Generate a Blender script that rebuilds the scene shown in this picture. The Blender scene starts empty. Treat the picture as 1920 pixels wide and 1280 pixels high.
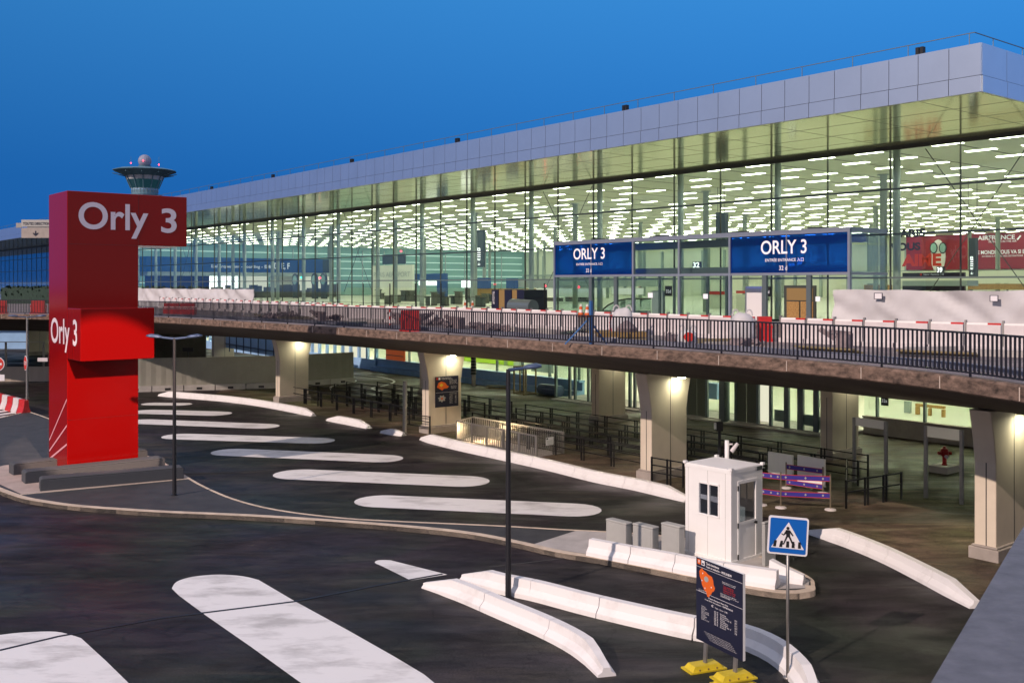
import bpy, math, random
from mathutils import Vector, Matrix, noise
random.seed(7)
S = bpy.context.scene
COL = S.collection
R = math.radians

# ------------------------------------------------------------------ camera
H = 7.8            # eye height above the lower road (metres)
F = 1860.0         # focal length in photograph pixels (1920 wide)
HZ = 533.0         # horizon row
cam_d = bpy.data.cameras.new('camera')
cam = bpy.data.objects.new('camera', cam_d); COL.objects.link(cam)
cam.location = (0, 0, H); cam.rotation_euler = (R(90), 0, 0)
cam_d.sensor_width = 36; cam_d.lens = F / 1920 * 36
cam_d.shift_y = -(640 - HZ) / 1920
cam_d.clip_start = 0.1; cam_d.clip_end = 3000
S.camera = cam
S.view_settings.view_transform = 'Standard'
S.view_settings.look = 'None'
S.view_settings.exposure = 0.1
S.view_settings.gamma = 1
try:
    S.cycles.use_denoising = True
    S.cycles.max_bounces = 8; S.cycles.diffuse_bounces = 3; S.cycles.glossy_bounces = 3
    S.cycles.transparent_max_bounces = 16
    S.cycles.sample_clamp_indirect = 4
except Exception:
    pass

# ------------------------------------------------------------------ dusk sky
wd = bpy.data.worlds.new('World'); S.world = wd; wd.use_nodes = True
nt = wd.node_tree; nt.nodes.clear()
def WN(t, **k):
    n = nt.nodes.new(t)
    for a, v in k.items(): setattr(n, a, v)
    return n
tc = WN('ShaderNodeTexCoord'); sx = WN('ShaderNodeSeparateXYZ')
nt.links.new(tc.outputs['Generated'], sx.inputs[0])
r1 = WN('ShaderNodeValToRGB')          # elevation: deep at the horizon, brighter blue above
el = r1.color_ramp.elements
el[0].position = 0.0; el[0].color = (0.012, 0.124, 0.46, 1)
el[1].position = 1.0; el[1].color = (0.58, 0.52, 0.55, 1)
e = el.new(0.42); e.color = (0.10, 0.32, 0.70, 1)
e = el.new(0.10); e.color = (0.014, 0.143, 0.48, 1)
e = el.new(0.28); e.color = (0.036, 0.235, 0.62, 1)
nt.links.new(sx.outputs['Z'], r1.inputs[0])
r2 = WN('ShaderNodeValToRGB')          # side of the sky towards the lit horizon behind
el = r2.color_ramp.elements
el[0].position = 0.0; el[0].color = (0.50, 0.42, 0.42, 1)
el[1].position = 1.0; el[1].color = (0.58, 0.52, 0.55, 1)
e = el.new(0.3); e.color = (0.36, 0.43, 0.66, 1)
nt.links.new(sx.outputs['Z'], r2.inputs[0])
mr = WN('ShaderNodeMapRange'); mr.inputs[1].default_value = 0.45; mr.inputs[2].default_value = -0.5
nt.links.new(sx.outputs['Y'], mr.inputs[0])
mx = WN('ShaderNodeMixRGB'); nt.links.new(mr.outputs[0], mx.inputs[0])
nt.links.new(r1.outputs[0], mx.inputs[1]); nt.links.new(r2.outputs[0], mx.inputs[2])
mr2 = WN('ShaderNodeMapRange'); mr2.inputs[1].default_value = -0.5; mr2.inputs[2].default_value = 0.5
mr2.inputs[3].default_value = 0.88; mr2.inputs[4].default_value = 1.22
nt.links.new(sx.outputs['X'], mr2.inputs[0])
mul = WN('ShaderNodeMixRGB', blend_type='MULTIPLY'); mul.inputs[0].default_value = 1
nt.links.new(mx.outputs[0], mul.inputs[1]); nt.links.new(mr2.outputs[0], mul.inputs[2])
bg = WN('ShaderNodeBackground'); bg.inputs[1].default_value = 0.91
out = WN('ShaderNodeOutputWorld')
nt.links.new(mul.outputs[0], bg.inputs[0]); nt.links.new(bg.outputs[0], out.inputs[0])

# ------------------------------------------------------------------ key light (warm, low, from behind left)
FD = Vector((-.627, .779, 0)).normalized()     # along the terminal facade, away from the camera
ED = Vector((.779, .627, 0)).normalized()      # into the building
sd = bpy.data.lights.new('sun', 'SUN'); sun = bpy.data.objects.new('sun', sd); COL.objects.link(sun)
L = (ED * .98 + FD * .11 + Vector((0, 0, -.56))).normalized()
sun.rotation_euler = L.to_track_quat('-Z', 'Y').to_euler()
sd.energy = 3.3; sd.color = (1.0, .80, .69); sd.angle = R(0.6)

# ------------------------------------------------------------------ helpers
def W(q, p, z=0.0):
    v = ED * q + FD * p
    return Vector((v.x, v.y, z))
def QP(v): return (v.x * ED.x + v.y * ED.y, v.x * FD.x + v.y * FD.y)
def spot(x, y, z=0.0):                      # place on the level z seen in direction (x, y)
    D = (H - z) * F / (y - HZ)
    return Vector(((x - 960) / F * D, D, z))
def onq(x, q):                              # p where the vertical plane q is seen at column x
    u = (x - 960) / F
    return q * (ED.x - ED.y * u) / (ED.y + FD.y * u) if False else q * (ED.x - u * ED.y) / (u * FD.y - FD.x)
def onp(x, p):
    u = (x - 960) / F
    return p * (u * FD.y - FD.x) / (ED.x - u * ED.y)
def dep(q, p): return (ED * q + FD * p).y
def zat(y, D): return H - (y - HZ) / F * D

class MB:
    def __init__(s): s.v = []; s.f = []
    def add(s, vs, fs):
        o = len(s.v); s.v += [Vector(a) for a in vs]; s.f += [[i + o for i in f] for f in fs]
    def hexa(s, b, t):
        s.add(list(b) + list(t), [(3,2,1,0),(4,5,6,7),(0,1,5,4),(1,2,6,5),(2,3,7,6),(3,0,4,7)])
    def box(s, q0, q1, p0, p1, z0, z1):      # box in facade coordinates
        b = [W(q0,p0,z0), W(q1,p0,z0), W(q1,p1,z0), W(q0,p1,z0)]
        s.hexa(b, [a + Vector((0,0,z1-z0)) for a in b])
    def lbox(s, x0, x1, y0, y1, z0, z1):     # box in plain local coordinates
        b = [Vector((x0,y0,z0)), Vector((x1,y0,z0)), Vector((x1,y1,z0)), Vector((x0,y1,z0))]
        s.hexa(b, [a + Vector((0,0,z1-z0)) for a in b])
    def prism(s, pts, z0, z1):
        n = len(pts); b = [Vector((a[0],a[1],z0)) for a in pts]; t = [Vector((a[0],a[1],z1)) for a in pts]
        s.add(b + t, [tuple(range(n-1,-1,-1)), tuple(range(n,2*n))] + [(i,(i+1)%n,n+(i+1)%n,n+i) for i in range(n)])
    def sheet(s, pts, z):
        s.add([Vector((a[0],a[1],z)) for a in pts], [tuple(range(len(pts)))])
    def tube(s, a, b, r, n=8, r2=None):
        a = Vector(a); b = Vector(b); r2 = r if r2 is None else r2
        d = (b-a).normalized(); u = d.orthogonal().normalized(); w = d.cross(u)
        vs = []
        for c, rr in ((a, r), (b, r2)):
            vs += [c + (u*math.cos(t)+w*math.sin(t))*rr for t in [2*math.pi*i/n + math.pi/n for i in range(n)]]
        s.add(vs, [tuple(range(n-1,-1,-1)), tuple(range(n,2*n))] + [(i,(i+1)%n,n+(i+1)%n,n+i) for i in range(n)])
    def beam(s, a, b, w, h):                 # rectangular bar, w wide (level), h high, centred on a-b
        a = Vector(a); b = Vector(b); d = (b-a).normalized()
        up = Vector((0,0,1))
        if abs(d.z) > .99: sd_ = ED.copy(); up = FD.copy()
        else:
            sd_ = d.cross(up).normalized(); up = sd_.cross(d)
        B = [a+sd_*w/2-up*h/2, a+sd_*w/2+up*h/2, a-sd_*w/2+up*h/2, a-sd_*w/2-up*h/2]
        s.hexa(B, [x+(b-a) for x in B])
    def lathe(s, prof, n=24, c=(0,0,0)):
        c = Vector(c); m = len(prof); vs = []
        for (r, z) in prof: vs += [c + Vector((r*math.cos(2*math.pi*i/n), r*math.sin(2*math.pi*i/n), z)) for i in range(n)]
        fs = [(k*n+i, k*n+(i+1)%n, (k+1)*n+(i+1)%n, (k+1)*n+i) for k in range(m-1) for i in range(n)]
        s.add(vs, fs + [tuple(range(n-1,-1,-1)), tuple(range((m-1)*n, m*n))])
    def sweep(s, path, prof, caps=True, closed=True, scale=None):   # prof: (offset to the right, z)
        n = len(path); m = len(prof); vs = []
        for i, a in enumerate(path):
            a = Vector((a[0], a[1], 0)); b = Vector((path[max(i-1,0)][0], path[max(i-1,0)][1], 0)); c = Vector((path[min(i+1,n-1)][0], path[min(i+1,n-1)][1], 0))
            d = (c-b).normalized(); r = Vector((d.y, -d.x, 0))
            sc = scale[i] if scale else (1, 1)
            vs += [a + r*o*sc[0] + Vector((0,0,z*sc[1])) for (o, z) in prof]
        fs = []
        mm = m if closed else m-1
        for i in range(n-1):
            for k in range(mm): fs.append((i*m+k, i*m+(k+1)%m, (i+1)*m+(k+1)%m, (i+1)*m+k))
        if caps: fs += [tuple(range(m)), tuple((n-1)*m+k for k in range(m-1,-1,-1))]
        s.add(vs, fs)
    def obj(s, name, mat, parent=None, smooth=False, recalc=True):
        me = bpy.data.meshes.new(name)
        off = Vector(parent_loc(parent))
        me.from_pydata([tuple(a - off) for a in s.v], [], s.f); me.update()
        if recalc:
            import bmesh
            bm = bmesh.new(); bm.from_mesh(me); bmesh.ops.recalc_face_normals(bm, faces=bm.faces); bm.to_mesh(me); bm.free()
        if smooth:
            for pl in me.polygons: pl.use_smooth = True
        me.materials.append(mat)
        o = bpy.data.objects.new(name, me); COL.objects.link(o)
        if parent is not None: o.parent = parent
        return o
def parent_loc(par):
    v = Vector((0,0,0))
    while par is not None:
        v += Vector(par.location); par = par.parent
    return v
def thing(name, label, cat, loc=(0,0,0), group=None):
    o = bpy.data.objects.new(name, None); COL.objects.link(o); o.location = loc
    o.empty_display_size = .3
    o['label'] = label; o['category'] = cat
    if group: o['group'] = group
    return o
def tag(o, label, cat, group=None):
    o['label'] = label; o['category'] = cat
    if group: o['group'] = group
    return o
def struct(o, kind='structure'):
    o['kind'] = kind; return o
def copy_tree(o, parent=None, loc=None, rz=None, label=None):
    c = o.copy(); COL.objects.link(c)
    if parent is not None: c.parent = parent
    if loc is not None: c.location = loc
    if rz is not None: c.rotation_euler = (0, 0, rz)
    if label: c['label'] = label
    for ch in [k for k in o.children]: copy_tree(ch, c)
    return c
def smooth_path(pts, n=6, closed=False):
    P = [Vector((a[0], a[1])) for a in pts]; out = []
    N = len(P); rng = range(N) if closed else range(N-1)
    for i in rng:
        if closed: a, b, c, d = P[(i-1)%N], P[i], P[(i+1)%N], P[(i+2)%N]
        else: a, b, c, d = P[max(i-1,0)], P[i], P[i+1], P[min(i+2,N-1)]
        for k in range(n):
            t = k/n
            out.append(0.5*((2*b)+(c-a)*t+(2*a-5*b+4*c-d)*t*t+(3*b-a-3*c+d)*t**3))
    if not closed: out.append(P[-1])
    return [Vector((a.x, a.y, 0)) for a in out]
def resample(path, step):
    L_ = [0]
    for a, b in zip(path, path[1:]): L_.append(L_[-1] + (Vector(b)-Vector(a)).length)
    n = max(1, round(L_[-1]/step)); out = []
    j = 0
    for k in range(n+1):
        t = L_[-1]*k/n
        while j < len(path)-2 and L_[j+1] < t: j += 1
        f = (t-L_[j])/max(1e-6, L_[j+1]-L_[j]); out.append(Vector(path[j]).lerp(Vector(path[j+1]), f))
    return out

# ------------------------------------------------------------------ materials
def mat(name, col, rough=.6, metal=0, spec=.5, var=0, vscale=3, bump=0, bscale=40, emit=None, es=0, coat=0, col2=None, stretch=None, rvar=0, thr=None):
    m = bpy.data.materials.new(name); m.use_nodes = True; t = m.node_tree; b = t.nodes['Principled BSDF']
    b.inputs['Base Color'].default_value = (*col, 1); b.inputs['Roughness'].default_value = rough
    b.inputs['Metallic'].default_value = metal; b.inputs['Specular IOR Level'].default_value = spec
    if coat: b.inputs['Coat Weight'].default_value = coat; b.inputs['Coat Roughness'].default_value = .08
    if emit: b.inputs['Emission Color'].default_value = (*emit, 1); b.inputs['Emission Strength'].default_value = es
    if var or col2 or bump or rvar:
        g = t.nodes.new('ShaderNodeNewGeometry'); mp = t.nodes.new('ShaderNodeMapping')
        t.links.new(g.outputs['Position'], mp.inputs[0])
        if stretch: mp.inputs['Rotation'].default_value = (0, 0, stretch[1]); mp.inputs['Scale'].default_value = stretch[0]
        n = t.nodes.new('ShaderNodeTexNoise'); n.inputs['Scale'].default_value = vscale; n.inputs['Detail'].default_value = 7; n.inputs['Roughness'].default_value = .62
        t.links.new(mp.outputs[0], n.inputs['Vector'])
        cr = t.nodes.new('ShaderNodeValToRGB'); t.links.new(n.outputs['Fac'], cr.inputs[0])
        lo, hi = thr or (.3, .7)
        cr.color_ramp.elements[0].position = lo; cr.color_ramp.elements[1].position = hi
        c2 = col2 or tuple(min(1, c*(1+var)) for c in col); c1 = col if col2 else tuple(c*(1-var) for c in col)
        cr.color_ramp.elements[0].color = (*c1, 1); cr.color_ramp.elements[1].color = (*c2, 1)
        t.links.new(cr.outputs[0], b.inputs['Base Color'])
        if rvar:
            n3 = t.nodes.new('ShaderNodeTexNoise'); n3.inputs['Scale'].default_value = .35; n3.inputs['Detail'].default_value = 4
            t.links.new(mp.outputs[0], n3.inputs['Vector'])
            m3 = t.nodes.new('ShaderNodeMapRange'); m3.inputs[1].default_value = .35; m3.inputs[2].default_value = .65
            m3.inputs[3].default_value = rough - rvar; m3.inputs[4].default_value = rough + rvar
            t.links.new(n3.outputs['Fac'], m3.inputs[0]); t.links.new(m3.outputs[0], b.inputs['Roughness'])
        if bump:
            n2 = t.nodes.new('ShaderNodeTexNoise'); n2.inputs['Scale'].default_value = bscale; n2.inputs['Detail'].default_value = 5
            t.links.new(g.outputs['Position'], n2.inputs['Vector'])
            bp = t.nodes.new('ShaderNodeBump'); bp.inputs['Strength'].default_value = bump; bp.inputs['Distance'].default_value = .02
            t.links.new(n2.outputs['Fac'], bp.inputs['Height']); t.links.new(bp.outputs[0], b.inputs['Normal'])
    return m
def emat(name, col, s):
    m = bpy.data.materials.new(name); m.use_nodes = True; t = m.node_tree; t.nodes.clear()
    e_ = t.nodes.new('ShaderNodeEmission'); e_.inputs[0].default_value = (*col, 1); e_.inputs[1].default_value = s
    o = t.nodes.new('ShaderNodeOutputMaterial'); t.links.new(e_.outputs[0], o.inputs[0]); return m
def glass(name, tint=(.80,.88,.84), refl=1.0, rough=.02, ior=1.5):
    m = bpy.data.materials.new(name); m.use_nodes = True; t = m.node_tree; t.nodes.clear()
    tr = t.nodes.new('ShaderNodeBsdfTransparent'); tr.inputs[0].default_value = (*tint, 1)
    gl = t.nodes.new('ShaderNodeBsdfGlossy'); gl.inputs['Roughness'].default_value = rough; gl.inputs[0].default_value = (.9,.95,1,1)
    fr = t.nodes.new('ShaderNodeFresnel'); fr.inputs[0].default_value = ior
    mm = t.nodes.new('ShaderNodeMath'); mm.operation = 'MULTIPLY'; mm.inputs[1].default_value = refl; mm.use_clamp = True
    mi = t.nodes.new('ShaderNodeMixShader'); o = t.nodes.new('ShaderNodeOutputMaterial')
    t.links.new(fr.outputs[0], mm.inputs[0]); t.links.new(mm.outputs[0], mi.inputs[0])
    t.links.new(tr.outputs[0], mi.inputs[1]); t.links.new(gl.outputs[0], mi.inputs[2]); t.links.new(mi.outputs[0], o.inputs[0])
    return m
ANG = math.atan2(FD.y, FD.x)
M = {}
def asphalt(name, c0, c1, c2, rot):
    m = bpy.data.materials.new(name); m.use_nodes = True; t = m.node_tree; b = t.nodes['Principled BSDF']; N = t.nodes.new; K = t.links.new
    b.inputs['Specular IOR Level'].default_value = .16
    g = N('ShaderNodeNewGeometry')
    def nz(scale, st, r_, det=6, ro=.6, dist=0):
        mp = N('ShaderNodeMapping'); mp.inputs['Rotation'].default_value = (0,0,r_); mp.inputs['Scale'].default_value = st; K(g.outputs['Position'], mp.inputs[0])
        n = N('ShaderNodeTexNoise'); n.inputs['Scale'].default_value = scale; n.inputs['Detail'].default_value = det; n.inputs['Roughness'].default_value = ro; n.inputs['Distortion'].default_value = dist; K(mp.outputs[0], n.inputs['Vector']); return n.outputs['Fac']
    def ramp(f, a, c, x0, x1):
        r_ = N('ShaderNodeValToRGB'); r_.color_ramp.elements[0].position = x0; r_.color_ramp.elements[1].position = x1; r_.color_ramp.elements[0].color = (*a,1); r_.color_ramp.elements[1].color = (*c,1); K(f, r_.inputs[0]); return r_.outputs[0]
    def mixc(a, c, f, bt='MIX'):
        x = N('ShaderNodeMixRGB'); x.blend_type = bt
        if isinstance(f, float): x.inputs[0].default_value = f
        else: K(f, x.inputs[0])
        K(a, x.inputs[1]); K(c, x.inputs[2]); return x.outputs[0]
    base0 = ramp(nz(.35,(1,1,1),0,5,.6,.6), c0, c1, .35, .68)
    tint = ramp(nz(.16,(1,1,1),.7,3,.5,.8), (1.25,.92,1.15), (.92,1.15,.85), .40, .60)
    base = mixc(base0, tint, .8, 'MULTIPLY')
    crack = N('ShaderNodeTexVoronoi'); crack.feature = 'DISTANCE_TO_EDGE'; crack.inputs['Scale'].default_value = .32; mpv = N('ShaderNodeMapping'); K(g.outputs['Position'], mpv.inputs[0])
    nzv = N('ShaderNodeTexNoise'); nzv.inputs['Scale'].default_value = 1.1; nzv.inputs['Detail'].default_value = 6; K(g.outputs['Position'], nzv.inputs['Vector']); addv = N('ShaderNodeVectorMath'); addv.operation = 'MULTIPLY_ADD'; addv.inputs[1].default_value = (1.6,1.6,0); K(nzv.outputs['Color'], addv.inputs[0]); K(g.outputs['Position'], addv.inputs[2]); K(addv.outputs[0], crack.inputs['Vector'])
    base = mixc(base, ramp(crack.outputs['Distance'], (.35,.35,.35), (1,1,1), .002, .010), .7, 'MULTIPLY')
    streak = ramp(nz(.9,(.24,1.3,1),rot,8,.7,.9), (0,0,0), (1,1,1), .52, .80)
    x = N('ShaderNodeMixRGB'); K(streak, x.inputs[0]); K(base, x.inputs[1]); x.inputs[2].default_value = (*c2,1)
    stain = ramp(nz(1.1,(.5,1.4,1),rot,6,.7,.8), (.35,.35,.35), (1.25,1.25,1.25), .36, .58)
    y = mixc(x.outputs[0], stain, .75, 'MULTIPLY')
    grain = ramp(nz(24,(1,1,1),0,3,.85), (.45,.45,.45), (2.3,2.25,2.1), .36, .74)
    z = mixc(y, grain, .8, 'MULTIPLY'); K(z, b.inputs['Base Color'])
    mr_ = N('ShaderNodeMapRange'); mr_.inputs[1].default_value = .35; mr_.inputs[2].default_value = .65; mr_.inputs[3].default_value = .34; mr_.inputs[4].default_value = .80
    K(nz(.3,(.5,1.3,1),rot,5,.6,.8), mr_.inputs[0]); K(mr_.outputs[0], b.inputs['Roughness'])
    bp = N('ShaderNodeBump'); bp.inputs['Strength'].default_value = .45; bp.inputs['Distance'].default_value = .02; K(nz(60,(1,1,1),0,4,.8), bp.inputs['Height']); K(bp.outputs[0], b.inputs['Normal'])
    return m
M['asphalt'] = asphalt('asphalt', (.014,.014,.0145), (.031,.031,.031), (.058,.050,.040), R(12))
M['asphalt_grey'] = mat('asphalt_grey', (.026,.027,.030), .7, col2=(.052,.052,.055), vscale=1.5, bump=.3, bscale=60)
M['concourse'] = asphalt('stained_asphalt', (.035,.032,.022), (.10,.085,.058), (.20,.165,.115), -ANG)
M['kerbstone'] = mat('kerbstone', (.56,.46,.36), .8, var=.22, vscale=2.5, bump=.3)
M['pale_concrete'] = mat('pale_concrete', (.42,.39,.37), .8, var=.2, vscale=1.2, bump=.25)
M['road_paint'] = mat('road_paint', (.50,.48,.46), .5, col2=(.80,.78,.76), vscale=1.1, stretch=((.5,1.3,1),R(75)), thr=(.32,.50), bump=.3, bscale=70)
def wear(m):
    t = m.node_tree; b = t.nodes['Principled BSDF']; l = [l for l in t.links if l.to_socket == b.inputs['Base Color']][0]; src = l.from_socket
    g = t.nodes.new('ShaderNodeNewGeometry'); mp = t.nodes.new('ShaderNodeMapping'); mp.inputs['Rotation'].default_value = (0,0,R(-35)); mp.inputs['Scale'].default_value = (.35,2.0,1)
    n = t.nodes.new('ShaderNodeTexNoise'); n.inputs['Scale'].default_value = 5; n.inputs['Detail'].default_value = 12; n.inputs['Roughness'].default_value = .85
    r = t.nodes.new('ShaderNodeValToRGB'); r.color_ramp.elements[0].position = .33; r.color_ramp.elements[1].position = .40; r.color_ramp.elements[0].color = (.22,.20,.19,1); r.color_ramp.elements[1].color = (1,1,1,1)
    x = t.nodes.new('ShaderNodeMixRGB'); x.blend_type = 'MULTIPLY'; x.inputs[0].default_value = .8
    t.links.new(g.outputs['Position'], mp.inputs[0]); t.links.new(mp.outputs[0], n.inputs['Vector']); t.links.new(n.outputs['Fac'], r.inputs[0]); t.links.new(src, x.inputs[1]); t.links.new(r.outputs[0], x.inputs[2]); t.links.new(x.outputs[0], b.inputs['Base Color'])
wear(M['road_paint'])
M['barrier_paint'] = mat('barrier_paint', (.66,.635,.62), .6, col2=(.78,.76,.75), vscale=1.4, thr=(.30,.48), bump=.08, bscale=22)
M['dirt'] = mat('joint_dirt', (.05,.045,.04), .9)
M['deck_top'] = mat('deck_screed', (.12,.10,.10), .8, col2=(.30,.25,.25), vscale=.8, bump=.2)
M['edge_concrete'] = mat('edge_concrete', (.03,.020,.014), .85, col2=(.27,.18,.135), vscale=3.2, bump=.8, bscale=14, thr=(.30,.74), stretch=((1,1,2.2),0))
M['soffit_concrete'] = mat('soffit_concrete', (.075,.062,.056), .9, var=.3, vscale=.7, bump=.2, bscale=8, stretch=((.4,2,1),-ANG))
M['pier'] = mat('pier_paint', (.64,.56,.45), .7, var=.06, vscale=1.2)
M['pier_plinth'] = mat('pier_plinth', (.34,.30,.27), .85, var=.15, vscale=2, bump=.2)
M['groove'] = mat('groove', (.05,.05,.05), .8)
M['rail_dark'] = mat('rail_dark', (.020,.021,.030), .45, metal=.3)
M['black_steel'] = mat('black_steel', (.012,.012,.014), .4, metal=.3)
M['galv'] = mat('galvanised', (.30,.29,.28), .45, metal=.7, var=.1, vscale=8)
M['grey_steel'] = mat('grey_steel', (.16,.20,.21), .4, metal=.5)
M['alu'] = mat('aluminium', (.33,.37,.45), .35, metal=.5)
M['cladding'] = mat('cladding', (.70,.76,.82), .30, metal=.9, var=.04, vscale=.5)
M['cladding_back'] = mat('cladding_back', (.03,.03,.04), .8)
def soffit_mat():
    m = mat('polished_soffit', (.88,.86,.52), .10, metal=.78, bump=.12, bscale=1.6)
    t = m.node_tree; b = t.nodes['Principled BSDF']
    for l in list(t.links):
        if l.to_socket == b.inputs['Base Color']: t.links.remove(l)
    return m
M['soffit'] = soffit_mat()
M['ceiling'] = mat('ceiling', (.82,.83,.70), .5, spec=.3)
M['dark_line'] = mat('dark_joint', (.10,.105,.09), .8)
M['light_panel'] = emat('light_panel', (1,1,.75), 17)
M['hall_floor'] = mat('hall_floor', (.60,.61,.52), .3)
M['hall_wall'] = mat('hall_wall', (.72,.74,.62), .6)
M['glass'] = glass('facade_glass', (.80,.89,.85), 1.7)
M['glass_box'] = glass('vestibule_glass', (.70,.80,.78), .8)
M['glass_side'] = glass('side_glass', (.72,.82,.78), .25)
M['glass_dark'] = glass('window_glass', (.35,.42,.46), 1.5)
def blue_glass():
    m = glass('blue_glass', (.01,.10,.80), .8); t = m.node_tree
    mi = [n for n in t.nodes if n.type == 'MIX_SHADER'][0]; o = [n for n in t.nodes if n.type == 'OUTPUT_MATERIAL'][0]
    d = t.nodes.new('ShaderNodeBsdfTranslucent'); d.inputs[0].default_value = (.01,.20,1,1); m2 = t.nodes.new('ShaderNodeMixShader'); m2.inputs[0].default_value = .45
    t.links.new(mi.outputs[0], m2.inputs[1]); t.links.new(d.outputs[0], m2.inputs[2]); t.links.new(m2.outputs[0], o.inputs[0]); return m
M['glass_blue'] = blue_glass()
M['dark_metal'] = mat('dark_metal', (.075,.085,.075), .4, metal=.4)
M['column_grey'] = mat('column_grey', (.36,.42,.40), .4, metal=.15)
M['teal'] = mat('teal_glass', (.17,.29,.26), .25, emit=(.25,.46,.38), es=.20)
M['teal_light'] = emat('shelf_light', (.75,1,.8), .9)
M['blue_sign'] = mat('blue_sign', (.01,.045,.13), .4, emit=(.01,.05,.14), es=.4)
M['white_letter'] = mat('white_letter', (.75,.74,.78), .5, emit=(.7,.72,.8), es=.35)
M['white_print'] = mat('white_print', (.75,.73,.75), .6)
M['sign_white'] = mat('sign_white', (.68,.60,.66), .5)
M['lit_white'] = emat('lit_white', (1,1,.95), 2.2)
M['lit_cream'] = emat('lit_cream', (1,.98,.74), .75)
M['navy'] = mat('navy', (.012,.014,.035), .35)
M['totem'] = mat('totem', (.03,.05,.055), .4)
M['red_board'] = mat('red_board', (.26,.008,.03), .5)
M['sign_red'] = mat('sign_red', (.22,.0022,.0022), .14, coat=.0, spec=.22)
M['stripe_pink'] = mat('stripe_pale', (.60,.30,.36), .5)
M['plinth_dark'] = mat('plinth_dark', (.058,.062,.070), .8, var=.05, vscale=6, bump=.1)
M['white_panel'] = mat('white_panel', (.80,.79,.77), .5, var=.03, vscale=2)
M['white_plastic'] = mat('white_plastic', (.62,.57,.57), .5, var=.08, vscale=3)
M['red_plastic'] = mat('red_plastic', (.50,.02,.02), .45, var=.15, vscale=3)
M['tarp'] = mat('tarp', (.52,.51,.52), .6, var=.05, vscale=1)
M['hoarding'] = mat('hoarding', (.27,.26,.22), .6, var=.08, vscale=.8)
M['cabinet'] = mat('cabinet', (.36,.36,.34), .55, var=.05, vscale=4)
M['lamp_blue'] = mat('lamp_paint', (.06,.09,.17), .4, metal=.4)
M['pole'] = mat('pole_paint', (.018,.018,.022), .45, metal=.2)
M['sign_blue'] = mat('sign_blue', (.002,.11,.46), .4)
M['black'] = mat('black', (.008,.008,.010), .5)
M['yellow'] = mat('yellow_plastic', (.62,.47,.02), .5, var=.12, vscale=8)
M['orange'] = mat('orange_print', (.70,.12,.01), .6)
M['red_print'] = mat('red_print', (.55,.03,.02), .6)
M['osb'] = mat('chipboard', (.25,.13,.04), .8, col2=(.45,.27,.09), vscale=14, bump=.2)
M['wood'] = mat('timber', (.24,.19,.10), .8, var=.2, vscale=5)
M['tape_blue'] = mat('belt_blue', (.03,.02,.24), .6)
M['lime'] = mat('lime_stripe', (.35,.55,.02), .6, emit=(.35,.6,.02), es=.02)
M['blue_dusk'] = mat('blue_panel', (.30,.50,.78), .35, spec=.6, var=.12, vscale=.6)  # blue dusk light tinted into wing and doors; also used for truly blue panels
M['orange_board'] = mat('orange_board', (.60,.12,.03), .6, emit=(.6,.12,.03), es=.25)
M['mustard'] = mat('mustard', (.26,.17,.06), .6)
M['rubble'] = mat('rubble', (.13,.10,.11), .9, col2=(.30,.24,.24), vscale=3, bump=.5, bscale=10)
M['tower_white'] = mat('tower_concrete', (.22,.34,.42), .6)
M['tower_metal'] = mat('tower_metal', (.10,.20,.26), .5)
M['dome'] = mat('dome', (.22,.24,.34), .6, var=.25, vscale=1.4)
M['red_lamp'] = emat('red_lamp', (1,.05,.08), 6)
M['green_lamp'] = emat('green_lamp', (.05,1,.5), 4)
M['amber'] = emat('amber_lamp', (1,.62,.2), 6)
M['pier_lamp'] = emat('pier_lamp', (1,1,.72), 40)
M['foliage'] = mat('foliage', (.02,.045,.03), .9, var=.5, vscale=2)
M['grid'] = mat('mesh_wire', (.33,.31,.29), .5, metal=.6)
M['coping'] = mat('coping', (.15,.145,.16), .6, metal=.3, var=.22, vscale=9, bump=.15, bscale=30)
M['hydrant'] = mat('hydrant_red', (.38,.01,.01), .35)
M['blue_paint'] = mat('spray_blue', (.16,.32,.62), .6)

def txt(body, mat_, origin, xd, w, h, parent=None, name='lettering', bold=0.0, up=Vector((0,0,1)), proud=.006, keep=False):
    """flat lettering: lower-left corner at origin, running along xd, w wide and h high"""
    cu = bpy.data.curves.new(name, 'FONT'); cu.body = body; cu.size = 1; cu.offset = bold; cu.resolution_u = 8 if h > .5 else 3
    o = bpy.data.objects.new(name, cu); COL.objects.link(o)
    bpy.context.view_layer.update()
    me = bpy.data.meshes.new_from_object(o); bpy.data.objects.remove(o)
    if not me.vertices: return None
    xs = [v.co.x for v in me.vertices]; ys = [v.co.y for v in me.vertices]
    x0, x1, y0, y1 = min(xs), max(xs), min(ys), max(ys)
    xd = Vector(xd).normalized(); nrm = xd.cross(up).normalized(); off = Vector(parent_loc(parent))
    sx_ = w/(x1-x0); sy_ = h/(y1-y0)
    for v in me.vertices:
        v.co = Vector(origin) + xd*((v.co.x-x0)*sx_) + up*((v.co.y-y0)*sy_) + nrm*proud - off
    me.materials.clear(); me.materials.append(mat_); me.name = name
    ob = bpy.data.objects.new(name, me); COL.objects.link(ob)
    if parent is not None: ob.parent = parent
    return ob
def flat(pts2, origin, xd, mat_, parent, name, proud=.004, up=Vector((0,0,1)), thick=.003):
    """flat shape on a vertical face: pts2 in (along, up) metres"""
    xd = Vector(xd).normalized(); nrm = xd.cross(up).normalized(); n = len(pts2)
    b = MB(); base = [Vector(origin)+xd*a+up*c+nrm*proud for a, c in pts2]
    b.add([a-nrm*thick for a in base] + base, [tuple(range(n)), tuple(range(2*n-1, n-1, -1))] + [(i,(i+1)%n,n+(i+1)%n,n+i) for i in range(n)])
    return b.obj(name, mat_, parent)
def rect(x0, x1, y0, y1): return [(x0,y0),(x1,y0),(x1,y1),(x0,y1)]

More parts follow.
